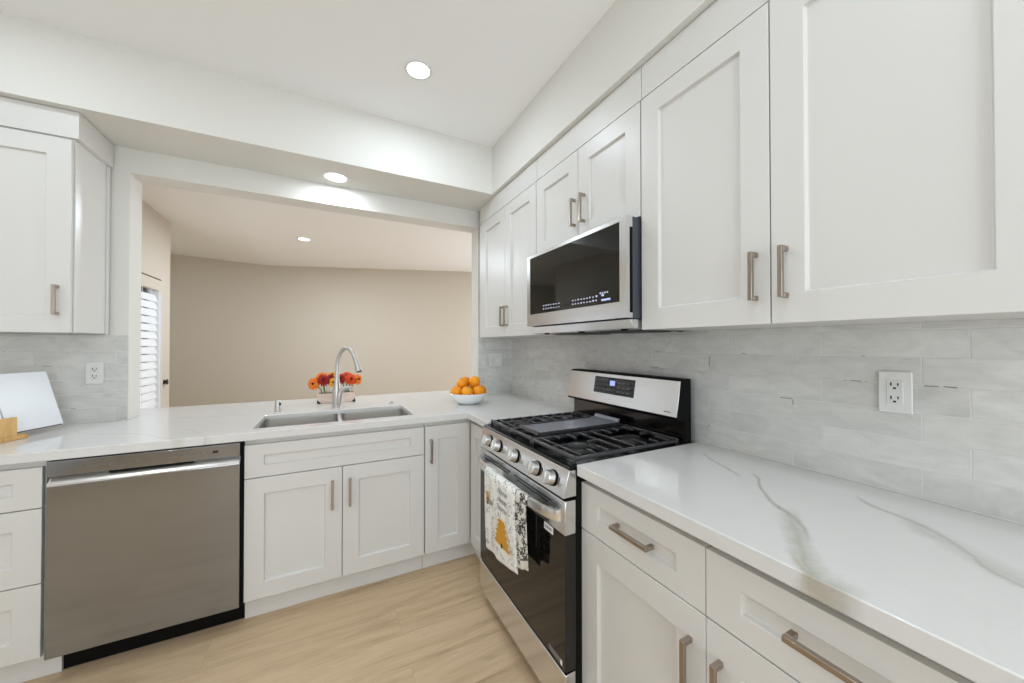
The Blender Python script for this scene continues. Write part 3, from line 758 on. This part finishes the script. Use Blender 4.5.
# bowed bar handle
b = MB(); N = 22; prof = [(-0.011, -0.016), (0.008, -0.018), (0.010, 0.008), (0.002, 0.019), (-0.009, 0.016), (-0.013, 0.0)]
rings = []
for i in range(N + 1):
    s = i / N; y = RY1 - 0.022 + (RY0 - RY1 + 0.044) * s
    bow = math.sin(math.pi * s) ** 0.42
    xc = -0.046 - 0.052 * bow; zc = 0.738 + 0.004 * math.sin(math.pi * s); k = 0.80 + 0.35 * (1 - bow)
    rings.append([b.bm.verts.new((xc + p[0] * k, y, zc + p[1] * k)) for p in prof])
for r0, r1 in zip(rings, rings[1:]):
    for k in range(len(prof)): b.bm.faces.new((r0[k], r0[(k + 1) % len(prof)], r1[(k + 1) % len(prof)], r1[k]))
b.bm.faces.new(rings[0][::-1]); b.bm.faces.new(rings[-1])
b.build('oven_handle', STEEL_Y, od, angle=60)
st = MB().box(-0.0468, -0.0445, -0.994, -0.937, 0.6475, 0.6725).build('sticker', STICK, od)
b = MB()
for i in range(4): b.box(-0.0476, -0.0466, -0.985 + i * 0.011, -0.979 + i * 0.011, 0.655, 0.666)
b.build('sticker_print', INK, st, smooth=False)
st = MB().box(-0.0468, -0.0445, -1.052, -0.968, 0.228, 0.246).build('rating_label', INK, od)
MB().box(-0.0476, -0.0466, -1.050, -1.040, 0.229, 0.245).build('label_corner', STICK, st)
# storage drawer
MB().box(-0.046, -0.002, RY0, RY1, 0.055, 0.206).build('storage_drawer', STEEL_Y, t, 0.003)
MB().box(0.0, 0.02, RY0 + 0.004, RY1 - 0.004, 0.035, 0.055).build('drawer_plinth', SOOT, t)
# control panel and knobs
cp = MB().prism([(-0.053, 0.804), (-0.029, 0.893), (-0.024, 0.898), (0.0015, 0.898), (0.0015, 0.804)], 1, RY0, RY1).build('control_panel', STEEL_Y, t, 0.0015)
nrm = Vector((-0.966, 0, 0.26)).normalized()
def knob(y):
    c = Vector((-0.0415, y, 0.8495))
    b = MB().lathe(c, [(0.0285, 0.0), (0.0285, 0.005), (0.026, 0.006)], 30, nrm); k = b.build('knob', SOOT, cp)
    MB().lathe(c, [(0.0255, 0.006), (0.0250, 0.030), (0.0235, 0.0335), (0.0, 0.0345)], 30, nrm).build('knob_body', STEEL_HI, k)
    up = Vector((0.26, 0, 0.966)); sd = Vector((0, 1, 0)); q = c + nrm * 0.034
    pts = []
    for n_ in (0.0, 0.007):
        for (a, e) in ((-1, -1), (1, -1), (1, 1), (-1, 1)): pts.append(q + sd * 0.0048 * a + up * 0.0215 * e + nrm * n_)
    MB().hexa(pts).build('grip_bar', STEEL_HI, k, 0.0015)
    MB().hexa([c + sd * (-0.040 if i in (0, 3, 4, 7) else -0.033) + up * (-0.012 if i < 4 else 0.012) + nrm * (0.0 if i in (0, 1, 4, 5) else 0.0008) for i in range(8)]).build('setting_marks', MARK, k)
for y in (-0.425, -0.533, -0.703, -0.876, -0.987): knob(y)
# cooktop
ck = MB().prism([(-0.026, 0.893), (-0.028, 0.901), (-0.022, 0.906), (0.56, 0.906), (0.56, 0.893)], 1, RY0, RY1).build('cooktop', BLACK, t, 0.001)
def burner(x, y, r):
    b = MB().lathe((x, y, 0.906), [(r * 1.25, 0), (r * 1.2, 0.003), (r, 0.004), (r * 0.95, 0.012), (r * 0.8, 0.013)], 32); o = b.build('burner', BURN, t)
    MB().lathe((x, y, 0.919), [(r * 0.92, 0), (r * 0.92, 0.004), (r * 0.8, 0.006), (0.0, 0.0065)], 32).build('burner_cap', BCAP, o)
for x, y, r in ((0.135, -0.44, .040), (0.43, -0.44, .033), (0.28, -0.655, .042), (0.135, -0.905, .047), (0.43, -0.905, .037)): burner(x, y, r)
def grate(y0, y1, fingers):
    b = MB(); zt = 0.934; h = 0.014; x0, x1 = 0.004, 0.548; w = 0.011
    bar = lambda a0, a1, c0, c1, z0=zt - h, z1=zt: b.box(a0, a1, c0, c1, z0, z1)
    bar(x0, x0 + w, y0, y1); bar(x1 - w, x1, y0, y1)
    bar(x0 + w, x1 - w, y0, y0 + w, zt - h - 0.004, zt - 0.004); bar(x0 + w, x1 - w, y1 - w, y1, zt - h - 0.004, zt - 0.004)
    ym = (y0 + y1) / 2
    for (x, y) in ((x0, y0), (x1 - w, y0), (x0, y1 - w), (x1 - w, y1 - w), (0.27, y0), (0.27, y1 - w)): b.box(x, x + w, y, y + w, 0.906, zt - h + 0.001)
    if fingers:
        n = 8
        for i in range(n):
            x = x0 + 0.036 + i * (x1 - x0 - 0.086) / (n - 1)
            near = min(abs(x + 0.005 - cx) for cx in (0.135, 0.43))
            ln = 0.045 if near < 0.028 else (0.072 if near < 0.075 else (y1 - y0) / 2 - 0.012)
            for sgn, yy in ((1, y0 + w), (-1, y1 - w)):
                ya, yb = sorted((yy, yy + sgn * ln)); bar(x, x + 0.0065, ya, yb, zt - 0.010, zt + 0.001)
        for cx in (0.135, 0.43): bar(cx - 0.12, cx - 0.050, ym - 0.004, ym + 0.0045, zt - 0.012, zt + 0.001); bar(cx + 0.050, cx + 0.12, ym - 0.004, ym + 0.0045, zt - 0.012, zt + 0.001)
    return b.build('grate', IRON, t, 0.0025)
grate(-0.545, -0.335, True); grate(-0.754, -0.551, False); grate(-1.050, -0.760, True)
# backguard
bgd = MB().prism([(0.516, 1.020), (0.543, 1.176), (0.550, 1.182), (0.604, 1.182), (0.604, 0.893), (0.566, 0.893), (0.566, 1.006), (0.522, 1.014)], 1, RY0, RY1).build('backguard', SOOT, t, 0.0012)
sn = Vector((-0.154, 0, 0.027)).normalized()      # outward normal of the tilted face
def tilt(y0, y1, s0, s1, n0, n1):
    """box on the tilted face; s in 0..1 from the bottom edge to the top edge"""
    A = Vector((0.516, 0, 1.020)); B = Vector((0.543, 0, 1.176))
    P = lambda s, y, n: tuple(A + (B - A) * s + Vector((0, y, 0)) + sn * n)
    return [P(s0, y0, n0), P(s0, y1, n0), P(s0, y1, n1), P(s0, y0, n1), P(s1, y0, n0), P(s1, y1, n0), P(s1, y1, n1), P(s1, y0, n1)]
fp = MB().hexa(tilt(RY0 + 0.0005, RY1 - 0.0005, 0.03, 0.985, 0.0, 0.004)).build('fascia', STEEL_Y, bgd, 0.001)
MB().box(0.561, 0.5665, RY0 + 0.004, RY1 - 0.004, 0.908, 1.002).build('riser', mat('dark_polished_steel', srgb(96, 90, 86), 0.18, 1.0), bgd)
dp = MB().hexa(tilt(-0.825, -0.542, 0.34, 0.88, 0.004, 0.0055)).build('display_panel', GLASSBLK, bgd)
MB().hexa(tilt(-0.695, -0.660, 0.62, 0.78, 0.0055, 0.0062)).build('clock_display', DISP, bgd)
b = MB()
for i in range(3):
    for j in range(3): b.hexa(tilt(-0.735 - i * 0.030, -0.715 - i * 0.030, 0.42 + j * 0.14, 0.47 + j * 0.14, 0.0055, 0.0061))
b.build('touch_keys', MARK, bgd, smooth=False); b = MB()
for i in range(3): b.hexa(tilt(-0.632 - i * .018, -0.624 - i * .018, 0.44, 0.50, 0.0055, 0.0061))
b.build('touch_keys', MARK, bgd, smooth=False); b = MB()
for i in range(3): b.hexa(tilt(-0.602 - i * .018, -0.594 - i * .018, 0.78, 0.83, 0.0055, 0.0061))
b.build('touch_keys', MARK, bgd, smooth=False)
b = MB()
for i in range(4): b.hexa(tilt(-1.035 + i * 0.009, -1.029 + i * 0.009, 0.12, 0.16, 0.004, 0.0045))
b.build('maker_mark', INK, bgd, smooth=False)

# griddle plate lying on the middle grate
t = thing('griddle_plate', (0.28, -0.655, 0.9345), 'long grey griddle plate lying across the middle of the black cooktop', 'griddle')
g0, g1 = -0.742, -0.570
MB().box(0.058, 0.510, g0, g1, 0.9345, 0.9425).build('plate', GRIDDLE, t, 0.002)
MB().prism([(0.470, 0.9427), (0.510, 0.9427), (0.518, 0.962), (0.509, 0.962), (0.500, 0.950)], 1, g0, g1).build('grease_lip', GRIDDLE, t, 0.001)
b = MB().prism([(0.042, 0.936), (0.0575, 0.9355), (0.0575, 0.948), (0.049, 0.948)], 1, g0, g1); b.box(0.0575, 0.510, g0 - 0.006, g0 - 0.0002, 0.9345, 0.947); b.box(0.0575, 0.510, g1 + 0.0002, g1 + 0.006, 0.9345, 0.947)
b.build('rim', IRON, t, 0.001)

# ------------------------------------------------------------------ towel over the oven handle
t = thing('dish_towel', (-0.10, -0.66, 0.38), 'white printed dish towel with a yellow beehive hanging over the oven handle', 'towel')
def cloth(y0, y1, zl, zr, xf, seed, back=0.0, amp=0.004, ztop=0.757):
    """sheet hung over the handle: front drop from the handle's top, slanting hem; UV v runs 0 at the hem to 1 at the top"""
    b = MB(); uvl = b.bm.loops.layers.uv.new('UVMap'); ny, nz = 18, 34
    G_ = []; rnd = random.Random(seed); ph = [rnd.uniform(0, 6) for _ in range(3)]
    def handle(y):
        s_ = (RY1 - 0.022 - y) / (RY1 - RY0 - 0.044); bow = math.sin(math.pi * min(max(s_, 0.02), 0.98)) ** 0.42
        return -0.046 - 0.052 * bow
    for i in range(ny + 1):
        f = i / ny; y = y0 + (y1 - y0) * f; zb = zl + (zr - zl) * (1 - f); xh = handle(y); col = []
        path = []
        if back: path += [(xh + 0.016, ztop - back, -0.2), (xh + 0.0145, ztop - 0.02, -0.1)]
        path += [(xh + 0.006, ztop + 0.0035, 0.0), (xh - 0.008, ztop + 0.002, 0.02), (xh - 0.0145 - xf, ztop - 0.012, 0.05)]
        for k in range(1, nz + 1):
            q = k / nz; z = ztop - 0.012 + (zb - ztop + 0.012) * q
            x = xh - 0.0145 - xf + amp * q * (math.sin(9 * f + ph[0]) + 0.5 * math.sin(17 * f + ph[1] + 3 * q)) + 0.010 * q * q
            path.append((x, z, q))
        for (x, z, q) in path: col.append((b.bm.verts.new((x, y, z)), (f, 1 - max(q, 0))))
        G_.append(col)
    for i in range(ny):
        for k in range(len(G_[0]) - 1):
            qs = (G_[i][k], G_[i + 1][k], G_[i + 1][k + 1], G_[i][k + 1])
            fce = b.bm.faces.new([p[0] for p in qs])
            for lp, p in zip(fce.loops, qs): lp[uvl].uv = p[1]
    return b
def cloth_obj(name, m, *a, **k):
    o = cloth(*a, **k).build(name, m, t, angle=80)
    s_ = o.modifiers.new('thickness', 'SOLIDIFY'); s_.thickness = 0.0025; s_.offset = 0
    return o
front = cloth_obj('front_panel', TOWEL, -0.825, -0.525, 0.388, 0.428, 0.004, 1, back=0.25)
cloth_obj('folded_layer', TOWEL2, -0.898, -0.818, 0.452, 0.480, -0.001, 2, amp=0.003, ztop=0.755)
cloth_obj('under_layer', TOWEL3, -0.64, -0.517, 0.425, 0.425, -0.001, 3, amp=0.002, ztop=0.752)
# printed motifs sit a hair in front of the cloth and follow its slope
def towel_x(z, y=-0.70):
    q = min(max((0.745 - z) / 0.36, 0), 1)
    s_ = (RY1 - 0.022 - y) / (RY1 - RY0 - 0.044)
    return -0.046 - 0.052 * math.sin(math.pi * s_) ** 0.42 - 0.0145 - 0.004 + 0.010 * q * q - 0.0085 * (0.4 + q * 0.6)
def motif(name, m, outline, dn=0.0, parent=front):
    b = MB(); A = [b.bm.verts.new((towel_x(z, y) - dn - 0.0006, y, z)) for y, z in outline]; B = [b.bm.verts.new((towel_x(z, y) - dn, y, z)) for y, z in outline]
    b.bm.faces.new(A); b.bm.faces.new(B[::-1]); n = len(A)
    for i in range(n): b.bm.faces.new((A[i], A[(i + 1) % n], B[(i + 1) % n], B[i]))
    return b.build(name, m, parent, smooth=False)
def hive(cy, z0, z1, w, grow):
    pts_r, pts_l = [], []; n = 5
    for i in range(n):
        f0, f1 = i / n, (i + 1) / n
        for f in (f0 + 0.02, (f0 + f1) / 2, f1 - 0.02):
            bulge = 0.015 if abs(f - (f0 + f1) / 2) < 1e-6 else 0.0
            hw = w * (1 - 0.70 * f) + bulge + grow; zz = z0 - grow + (z1 - z0 + 2 * grow) * f
            pts_r.append((cy - hw, zz)); pts_l.append((cy + hw, zz))
    return pts_r + pts_l[::-1]
motif('hive_outline', CREAM, hive(-0.725, 0.487, 0.602, 0.062, 0.006), 0.0)
motif('beehive_print', HONEY, hive(-0.725, 0.487, 0.602, 0.062, 0.0), 0.0008)
motif('hive_door', PRINTBLK, [(-0.725 + 0.008 * math.cos(a * math.pi / 6), 0.494 + 0.010 * math.sin(a * math.pi / 6)) for a in range(12)], 0.0016)
EL = lambda cy, cz, ry, rz: [(cy + ry * math.cos(a * math.pi / 8), cz + rz * math.sin(a * math.pi / 8)) for a in range(16)]
motif('bee_wing', CREAM, EL(-0.578, 0.662, 0.013, 0.024), 0.0)
motif('bee_body', HONEY, EL(-0.578, 0.640, 0.015, 0.030), 0.0008)
motif('bee_stripe', PRINTBLK, [(-0.592, 0.630), (-0.564, 0.630), (-0.564, 0.638), (-0.592, 0.638)], 0.0016)
motif('bee_stripe', PRINTBLK, [(-0.589, 0.614), (-0.567, 0.614), (-0.565, 0.622), (-0.591, 0.622)], 0.0016)
motif('bee_leg', PRINTGRY, EL(-0.615, 0.630, 0.019, 0.010), 0.0)
def text_print(txt, cy, cz, size):
    cu = bpy.data.curves.new('lettering', 'FONT'); cu.body = txt; cu.size = size; cu.align_x = 'CENTER'; cu.extrude = 0.0; cu.shear = 0.25
    tmp = bpy.data.objects.new('lettering_source', cu); COL.objects.link(tmp)
    me = bpy.data.meshes.new_from_object(tmp.evaluated_get(bpy.context.evaluated_depsgraph_get()))
    bpy.data.objects.remove(tmp)
    b = MB(); b.bm.from_mesh(me)
    for v in b.bm.verts: y = cy - v.co.x; z = cz + v.co.y; v.co = (towel_x(z, y) - 0.001, y, z)
    b.build('lettering', PRINTLET, front, smooth=False)
for txt, cz in (('home', 0.704), ('sweet', 0.670), ('home', 0.636)): text_print(txt, -0.728, cz, 0.036)

# ------------------------------------------------------------------ microwave
MX = 0.247; MY0, MY1 = -1.060, -0.298
t = thing('microwave_oven', (0.44, -0.68, 1.386), 'stainless over-the-range microwave with black glass door above the range', 'microwave')
MB().box(0.277, XR - 0.004, MY0 + 0.002, MY1 - 0.002, 1.4285, 1.822).build('casing', SLATE, t, 0.002)
b = MB()   # door frame with an opening for the glass
gy0, gy1, gz0, gz1 = -1.022, -0.330, 1.494, 1.806
b.box(MX, 0.277, MY0, gy0, 1.430, 1.822); b.box(MX, 0.277, gy1, MY1, 1.430, 1.822)
b.box(MX, 0.277, gy0, gy1, 1.430, gz0); b.box(MX, 0.277, gy0, gy1, gz1, 1.822)
dr = b.build('door_frame', STEEL_Y, t)
gl = MB().box(MX + 0.003, 0.2765, gy0, gy1, gz0, gz1).build('door_glass', MWGLASS, dr)
b = MB(); rnd = random.Random(5)
for row, z in ((0, 1.5285), (1, 1.5115)):
    for (ya, n, dy) in ((-0.462, 7, 0.0235), (-0.715, 9, 0.0205)):
        b = MB()
        for i in range(n):
            y = ya - i * dy; b.box(MX + 0.0020, MX + 0.0032, y - rnd.uniform(.006, .011), y, z, z + rnd.uniform(.004, .0075))
        b.build('control_icons', ICON, gl, smooth=False)
b = MB()
for i in range(4): b.box(MX + 0.0020, MX + 0.0032, -0.912 - i * 0.014, -0.905 - i * 0.014, 1.538, 1.545)
b.build('control_icons', ICON, gl, smooth=False)
MB().box(MX + 0.0020, MX + 0.0032, -0.968, -0.915, 1.508, 1.516).build('lit_display', DISP, gl)
MB().box(MX + 0.0020, MX + 0.0032, -0.93, -0.915, 1.528, 1.536).build('lit_display', DISP, gl)
MB().box(0.262, 0.2775, MY0 - 0.0005, MY0 + 0.004, 1.45, 1.78).build('handle_recess', SOOT, t, 0.001)
MB().prism([(0.266, 1.4245), (0.284, 1.390), (0.40, 1.390), (0.40, 1.4245)], 1, MY0 + 0.001, MY1 - 0.001).build('vent_chin', STEEL_Y, t, 0.001)
un = MB().box(0.402, XR - 0.02, MY0 + 0.006, MY1 - 0.006, 1.386, 1.428).build('underside_panel', SLATE, t, 0.002)
for yy in (-0.48, -0.86): MB().box(0.405, 0.58, yy - 0.13, yy + 0.13, 1.382, 1.387).build('grease_filter', BURN, un, 0.001)
for xx, yy in ((0.315, -0.40), (0.315, -0.70), (0.315, -0.98), (0.60, -1.02)): MB().lathe((xx, yy, 1.391), [(0.016, 0), (0.014, -0.007), (0.0, -0.009)], 18).build('latch_button', SOOT, un)

# ------------------------------------------------------------------ outlets and switch
def duplex(name, label, fm, u, v, rot=1):
    """fm places (u, v, n) on the wall"""
    P = fm(u, v, 0); t = thing(name, P, label, 'outlet', 'white wall plates on the tile')
    def bx(b, u0, u1, v0, v1, n0, n1): b.hexa([fm(*p) for p in ((u0, v0, n0), (u1, v0, n0), (u1, v0, n1), (u0, v0, n1), (u0, v1, n0), (u1, v1, n0), (u1, v1, n1), (u0, v1, n1))]); return b
    bx(MB(), u - 0.034, u + 0.034, v - 0.058, v + 0.058, 0.0005, 0.007).build('cover_plate', PLATE, t, 0.0025)
    f = bx(MB(), u - 0.0165, u + 0.0165, v - 0.033, v + 0.033, 0.006, 0.0085).build('receptacle', PLATE2, t, 0.001)
    b = MB()
    for c in (0.0185, -0.0185):
        bx(b, u - 0.0085, u - 0.0055, v + c - 0.001, v + c + 0.0085, 0.0083, 0.0089); bx(b, u + 0.0055, u + 0.0083, v + c, v + c + 0.0075, 0.0083, 0.0089)
        bx(b, u - 0.003, u + 0.003, v + c - 0.0095, v + c - 0.0045, 0.0083, 0.0089)
    b.build('socket_slots', HOLE, f, smooth=False)
    for c in (0.047, -0.047):
        q = Vector(fm(u, v + c, 0.0068)); ax = Vector(fm(u, v, 1)) - Vector(fm(u, v, 0)); MB().lathe(q, [(0.003, 0), (0.0028, 0.0010), (0.0, 0.0013)], 12, ax).build('screw', PLATE2, t)
duplex('wall_outlet', 'white double outlet on the tile above the right countertop', face_right(XR), 1.6725, 1.194)
duplex('wall_outlet', 'white double outlet on the tile at the left above the dishwasher', face_sink(YB), -1.860, 1.177)
t = thing('light_switch', (0.4825, YB, 1.20), 'wide white switch plate on the tile behind the fruit bowl', 'switch')
MB().box(0.423, 0.542, YB - 0.007, YB - 0.0005, 1.142, 1.258).build('cover_plate', PLATE, t, 0.0025)
MB().box(0.443, 0.476, YB - 0.0088, YB - 0.006, 1.167, 1.233).build('rocker', PLATE2, t, 0.001)
f = MB().box(0.489, 0.522, YB - 0.0088, YB - 0.006, 1.167, 1.233).build('rocker', PLATE2, t, 0.001)
MB().box(0.4955, 0.5155, YB - 0.0098, YB - 0.008, 1.178, 1.222).build('dimmer_slide', LAMPTRIM, f, 0.0005)

# ------------------------------------------------------------------ fruit bowl
BX, BY = 0.126, 0.325
t = thing('fruit_bowl', (BX, BY, CT), 'white ceramic bowl of oranges on the counter corner', 'bowl')
MB().lathe((BX, BY, CT), [(0.0, 0.002), (0.060, 0.002), (0.062, 0.0), (0.068, 0.001), (0.098, 0.020), (0.120, 0.046), (0.134, 0.070), (0.137, 0.076), (0.135, 0.078), (0.130, 0.073),
                          (0.108, 0.048), (0.086, 0.024), (0.060, 0.010), (0.0, 0.008)], 56, cap=False).build('bowl', CERAMIC, t)
proto = thing('orange', (BX, BY, 0), 'whole orange', 'orange', 'oranges in the white bowl')
MB().ellipsoid((BX, BY, 0), (0.041, 0.041, 0.0395), 28, 16, 0.012, 1).build('fruit', PEEL, proto)
MB().lathe((BX, BY, 0.0378), [(0.0045, 0), (0.004, 0.002), (0.0, 0.0025)], 10).build('stem_button', NAVEL, proto)
spots = [(-0.034, -0.064, .100, 'orange at the front of the bowl pile, left of the front pair'),
         (0.052, -0.058, .100, 'orange at the front of the bowl pile, right of the front pair'),
         (-0.090, -0.004, .100, 'orange at the left edge of the white bowl'),
         (0.098, 0.014, .094, 'orange at the right edge of the white bowl'),
         (0.004, 0.018, .068, 'orange low in the middle of the pile, mostly hidden by the front pair'),
         (-0.055, 0.096, .090, 'orange at the back of the bowl behind the left ones'),
         (0.048, 0.098, .080, 'orange at the back of the bowl behind the right ones'),
         (0.048, 0.006, .162, 'orange highest on the pile, at its right'),
         (0.012, 0.092, .152, 'orange on top of the pile half hidden behind the other two top ones'),
         (-0.036, 0.026, .152, 'orange on top of the pile above the left edge one')]
rnd = random.Random(8)
for i, (dx, dy, dz, lab) in enumerate(spots):
    o = proto if i == 0 else copy_tree(proto)
    o.location = (BX + dx, BY + dy, CT + dz - 0.012); o['label'] = lab
    o.rotation_euler = (rnd.uniform(-0.9, 0.9), rnd.uniform(-0.9, 0.9), rnd.uniform(0, 6))

# ------------------------------------------------------------------ flowers in a crate
CX0, CX1, CY0, CY1 = -0.820, -0.578, 0.792, 0.892
t = thing('wooden_crate', (-0.70, 0.84, CT), 'small pale wooden crate with black corners behind the faucet', 'crate')
b = MB().box(CX0, CX1, CY0, CY0 + 0.008, CT + 0.001, CT + 0.068); b.box(CX0, CX1, CY1 - 0.008, CY1, CT + 0.001, CT + 0.068)
b.box(CX0, CX0 + 0.008, CY0 + 0.008, CY1 - 0.008, CT + 0.001, CT + 0.068); b.box(CX1 - 0.008, CX1, CY0 + 0.008, CY1 - 0.008, CT + 0.001, CT + 0.068)
b.build('side_boards', CRATEW, t, 0.001)
MB().box(CX0 + 0.008, CX1 - 0.008, CY0 + 0.008, CY1 - 0.008, CT + 0.001, CT + 0.008).build('bottom_board', CRATEW, t)
for x, y, sx, sy in ((CX0, CY0, 1, 1), (CX1, CY0, -1, 1), (CX0, CY1, 1, -1), (CX1, CY1, -1, -1)):
    b = MB(); x_ = x - sx * 0.0015; y_ = y - sy * 0.0015
    b.prism([(x_, CT + 0.0005), (x_ + sx * 0.026, CT + 0.0005), (x_, CT + 0.026)], 1, y_, y_ + sy * 0.0013)
    b.prism([(y_, CT + 0.0005), (y_ + sy * 0.026, CT + 0.0005), (y_, CT + 0.026)], 0, x_, x_ + sx * 0.0013)
    b.build('corner_bracket', BLKMETAL, t, smooth=False)
jl = {}
jars = [(-0.770, 'clear glass jar of flowers in the crate, left of the faucet'), (-0.700, 'clear glass jar of flowers in the crate, behind the faucet'), (-0.630, 'clear glass jar of flowers in the crate, right of the faucet')]
for i, (x, lab) in enumerate(jars):
    if i == 0:
        j0 = thing('glass_jar', (x, 0.842, CT + 0.008), lab, 'jar', 'glass jars in the crate'); j = j0
        MB().lathe((x, 0.842, CT + 0.0085), [(0.0, 0.0), (0.027, 0.0), (0.030, 0.004), (0.030, 0.075), (0.024, 0.088), (0.024, 0.100), (0.022, 0.100), (0.022, 0.087), (0.0275, 0.074), (0.0275, 0.006), (0.0, 0.004)], 28, cap=False).build('jar_glass', GLASS, j)
    else:
        j = copy_tree(j0); j.location.x = x; j['label'] = lab
def flower(x, y, z, r, facing, m, lab, jar_x, eye=True, layers=3):
    """a double bloom: rings of petals around an eye, on a stem down into its jar"""
    t = thing('gerbera_flower', (x, y, CT + 0.02), lab, 'flower', 'cut flowers in the crate')
    f = Vector(facing).normalized(); q = Vector((0, 0, 1)).rotation_difference(f); c = Vector((x, y, z)); b = MB(); rnd = random.Random(int(x * 9999))
    for L in range(layers):
        rr = r * (1 - 0.24 * L); n = 16 - 3 * L; lift = 0.06 + 0.30 * L
        for k in range(n):
            a = 2 * math.pi * (k + 0.5 * L) / n + rnd.uniform(-.08, .08); ca, sa = math.cos(a), math.sin(a)
            w = rr * 4.3 / n; pr = []
            for (s_, ww, h) in ((0.15, 0.45, 0.0), (0.55, 1.0, 0.16), (0.88, 0.85, 0.14), (1.0, 0.3, 0.05)):
                for sg in (-1, 1):
                    p = Vector((rr * s_ * ca - sg * w * ww * 0.5 * sa, rr * s_ * sa + sg * w * ww * 0.5 * ca, r * (h + lift * (0.3 + 0.5 * s_)) - r * 0.1))
                    pr.append(b.bm.verts.new(c + q @ p))
            for i in range(0, 6, 2): b.bm.faces.new((pr[i], pr[i + 1], pr[i + 3], pr[i + 2]))
    o = b.build('petals', m, t, angle=70); s_ = o.modifiers.new('thickness', 'SOLIDIFY'); s_.thickness = 0.0012
    MB().ellipsoid(c + f * r * 0.14, (r * 0.30, r * 0.30, r * 0.26), 16, 8).build('flower_eye', EYE if eye else m, t)
    mid = Vector((x * 0.4 + jar_x * 0.6, y * 0.5 + 0.842 * 0.5, CT + 0.095))
    MB().tube([c - f * r * 0.05, c * 0.5 + mid * 0.5 - f * r * 0.2, mid, (jar_x, 0.842, CT + 0.02)], 0.0035, 8).build('stem', STEM, t)
flower(-0.842, 0.815, 1.053, 0.045, (-0.5, -1, 0.1), PET_O, 'orange flower drooping at the far left of the arrangement', -0.770)
flower(-0.792, 0.850, 1.094, 0.050, (-0.2, -0.6, 0.8), PET_O, 'orange flower at the top left behind the dark red bloom', -0.770)
flower(-0.782, 0.800, 1.074, 0.046, (0.0, -1, 0.35), PET_R, 'dark red flower facing forward left of the faucet', -0.770)
flower(-0.740, 0.840, 1.082, 0.041, (0.2, -0.8, 0.7), PET_R, 'dark red flower between the faucet neck and the forward red bloom', -0.700)
flower(-0.726, 0.870, 1.104, 0.038, (0.1, -0.5, 1), PET_Y, 'golden flower standing highest behind the faucet neck', -0.700)
flower(-0.722, 0.800, 1.058, 0.034, (0.1, -1, 0.2), PET_Y, 'golden flower facing forward just left of the faucet neck', -0.700)
flower(-0.668, 0.820, 1.078, 0.041, (-0.1, -1, 0.5), PET_R, 'dark red flower just right of the faucet neck', -0.630)
flower(-0.632, 0.850, 1.092, 0.050, (0.0, -0.6, 0.8), PET_V, 'orange red flower on top right of the faucet', -0.630)
flower(-0.605, 0.810, 1.074, 0.047, (0.2, -1, 0.4), PET_V, 'vermilion flower facing forward right of the faucet', -0.630)
flower(-0.560, 0.830, 1.072, 0.043, (0.8, -1, 0.2), PET_O, 'orange flower at the far right of the arrangement', -0.630)

# ------------------------------------------------------------------ cookbook on a bamboo stand
e1 = Vector((0.3714, 0.9285, 0)); nn0 = Vector((0.9285, -0.3714, 0)); th = math.radians(17.3)
e2 = -nn0 * math.sin(th) + Vector((0, 0, 1)) * math.cos(th); nn = nn0 * math.cos(th) + Vector((0, 0, 1)) * math.sin(th)
B0 = Vector((-1.914, 0.505, 0.938))
def leaf(u0, u1, v0, v1, n0, n1, a=None, c=None, o=B0):
    """box in the leaning frame of the book (or in the stand's upright frame)"""
    a = a or e2; c = c or nn
    P = lambda u, v, n: tuple(o + e1 * u + a * v + c * n)
    return [P(u0, v0, n0), P(u1, v0, n0), P(u1, v0, n1), P(u0, v0, n1), P(u0, v1, n0), P(u1, v1, n0), P(u1, v1, n1), P(u0, v1, n1)]
ZUP = Vector((0, 0, 1)); O2 = Vector((B0.x, B0.y, CT))
t = thing('cookbook_stand', (-1.99, 0.32, CT), 'bamboo cookbook stand at the left end of the counter', 'book stand')
MB().hexa(leaf(-0.330, -0.201, 0.0195, 0.100, 0.018, 0.034, ZUP, nn0, O2)).build('front_block', BAMBOO, t, 0.002)
MB().hexa(leaf(-0.330, -0.165, 0.0005, 0.0192, -0.06, 0.036, ZUP, nn0, O2)).build('base_rail', BAMBOO, t, 0.002)
MB().hexa(leaf(-0.310, -0.200, -0.004, 0.24, -0.014, -0.003)).build('back_rest', BAMBOO, t, 0.001)
t = thing('open_cookbook', (-1.95, 0.42, CT + 0.02), 'open cookbook with blank white glossy page leaning on the bamboo stand', 'book')
MB().hexa(leaf(-0.42, 0.0, 0.0, 0.272, -0.002, 0.001)).build('cover', COVER, t, 0.0008)
MB().hexa(leaf(-0.208, -0.001, 0.003, 0.270, 0.0012, 0.010)).build('page_block', PAPER, t, 0.0008)
MB().hexa(leaf(-0.418, -0.212, 0.003, 0.270, 0.0012, 0.010)).build('page_block', PAPER, t, 0.0008)
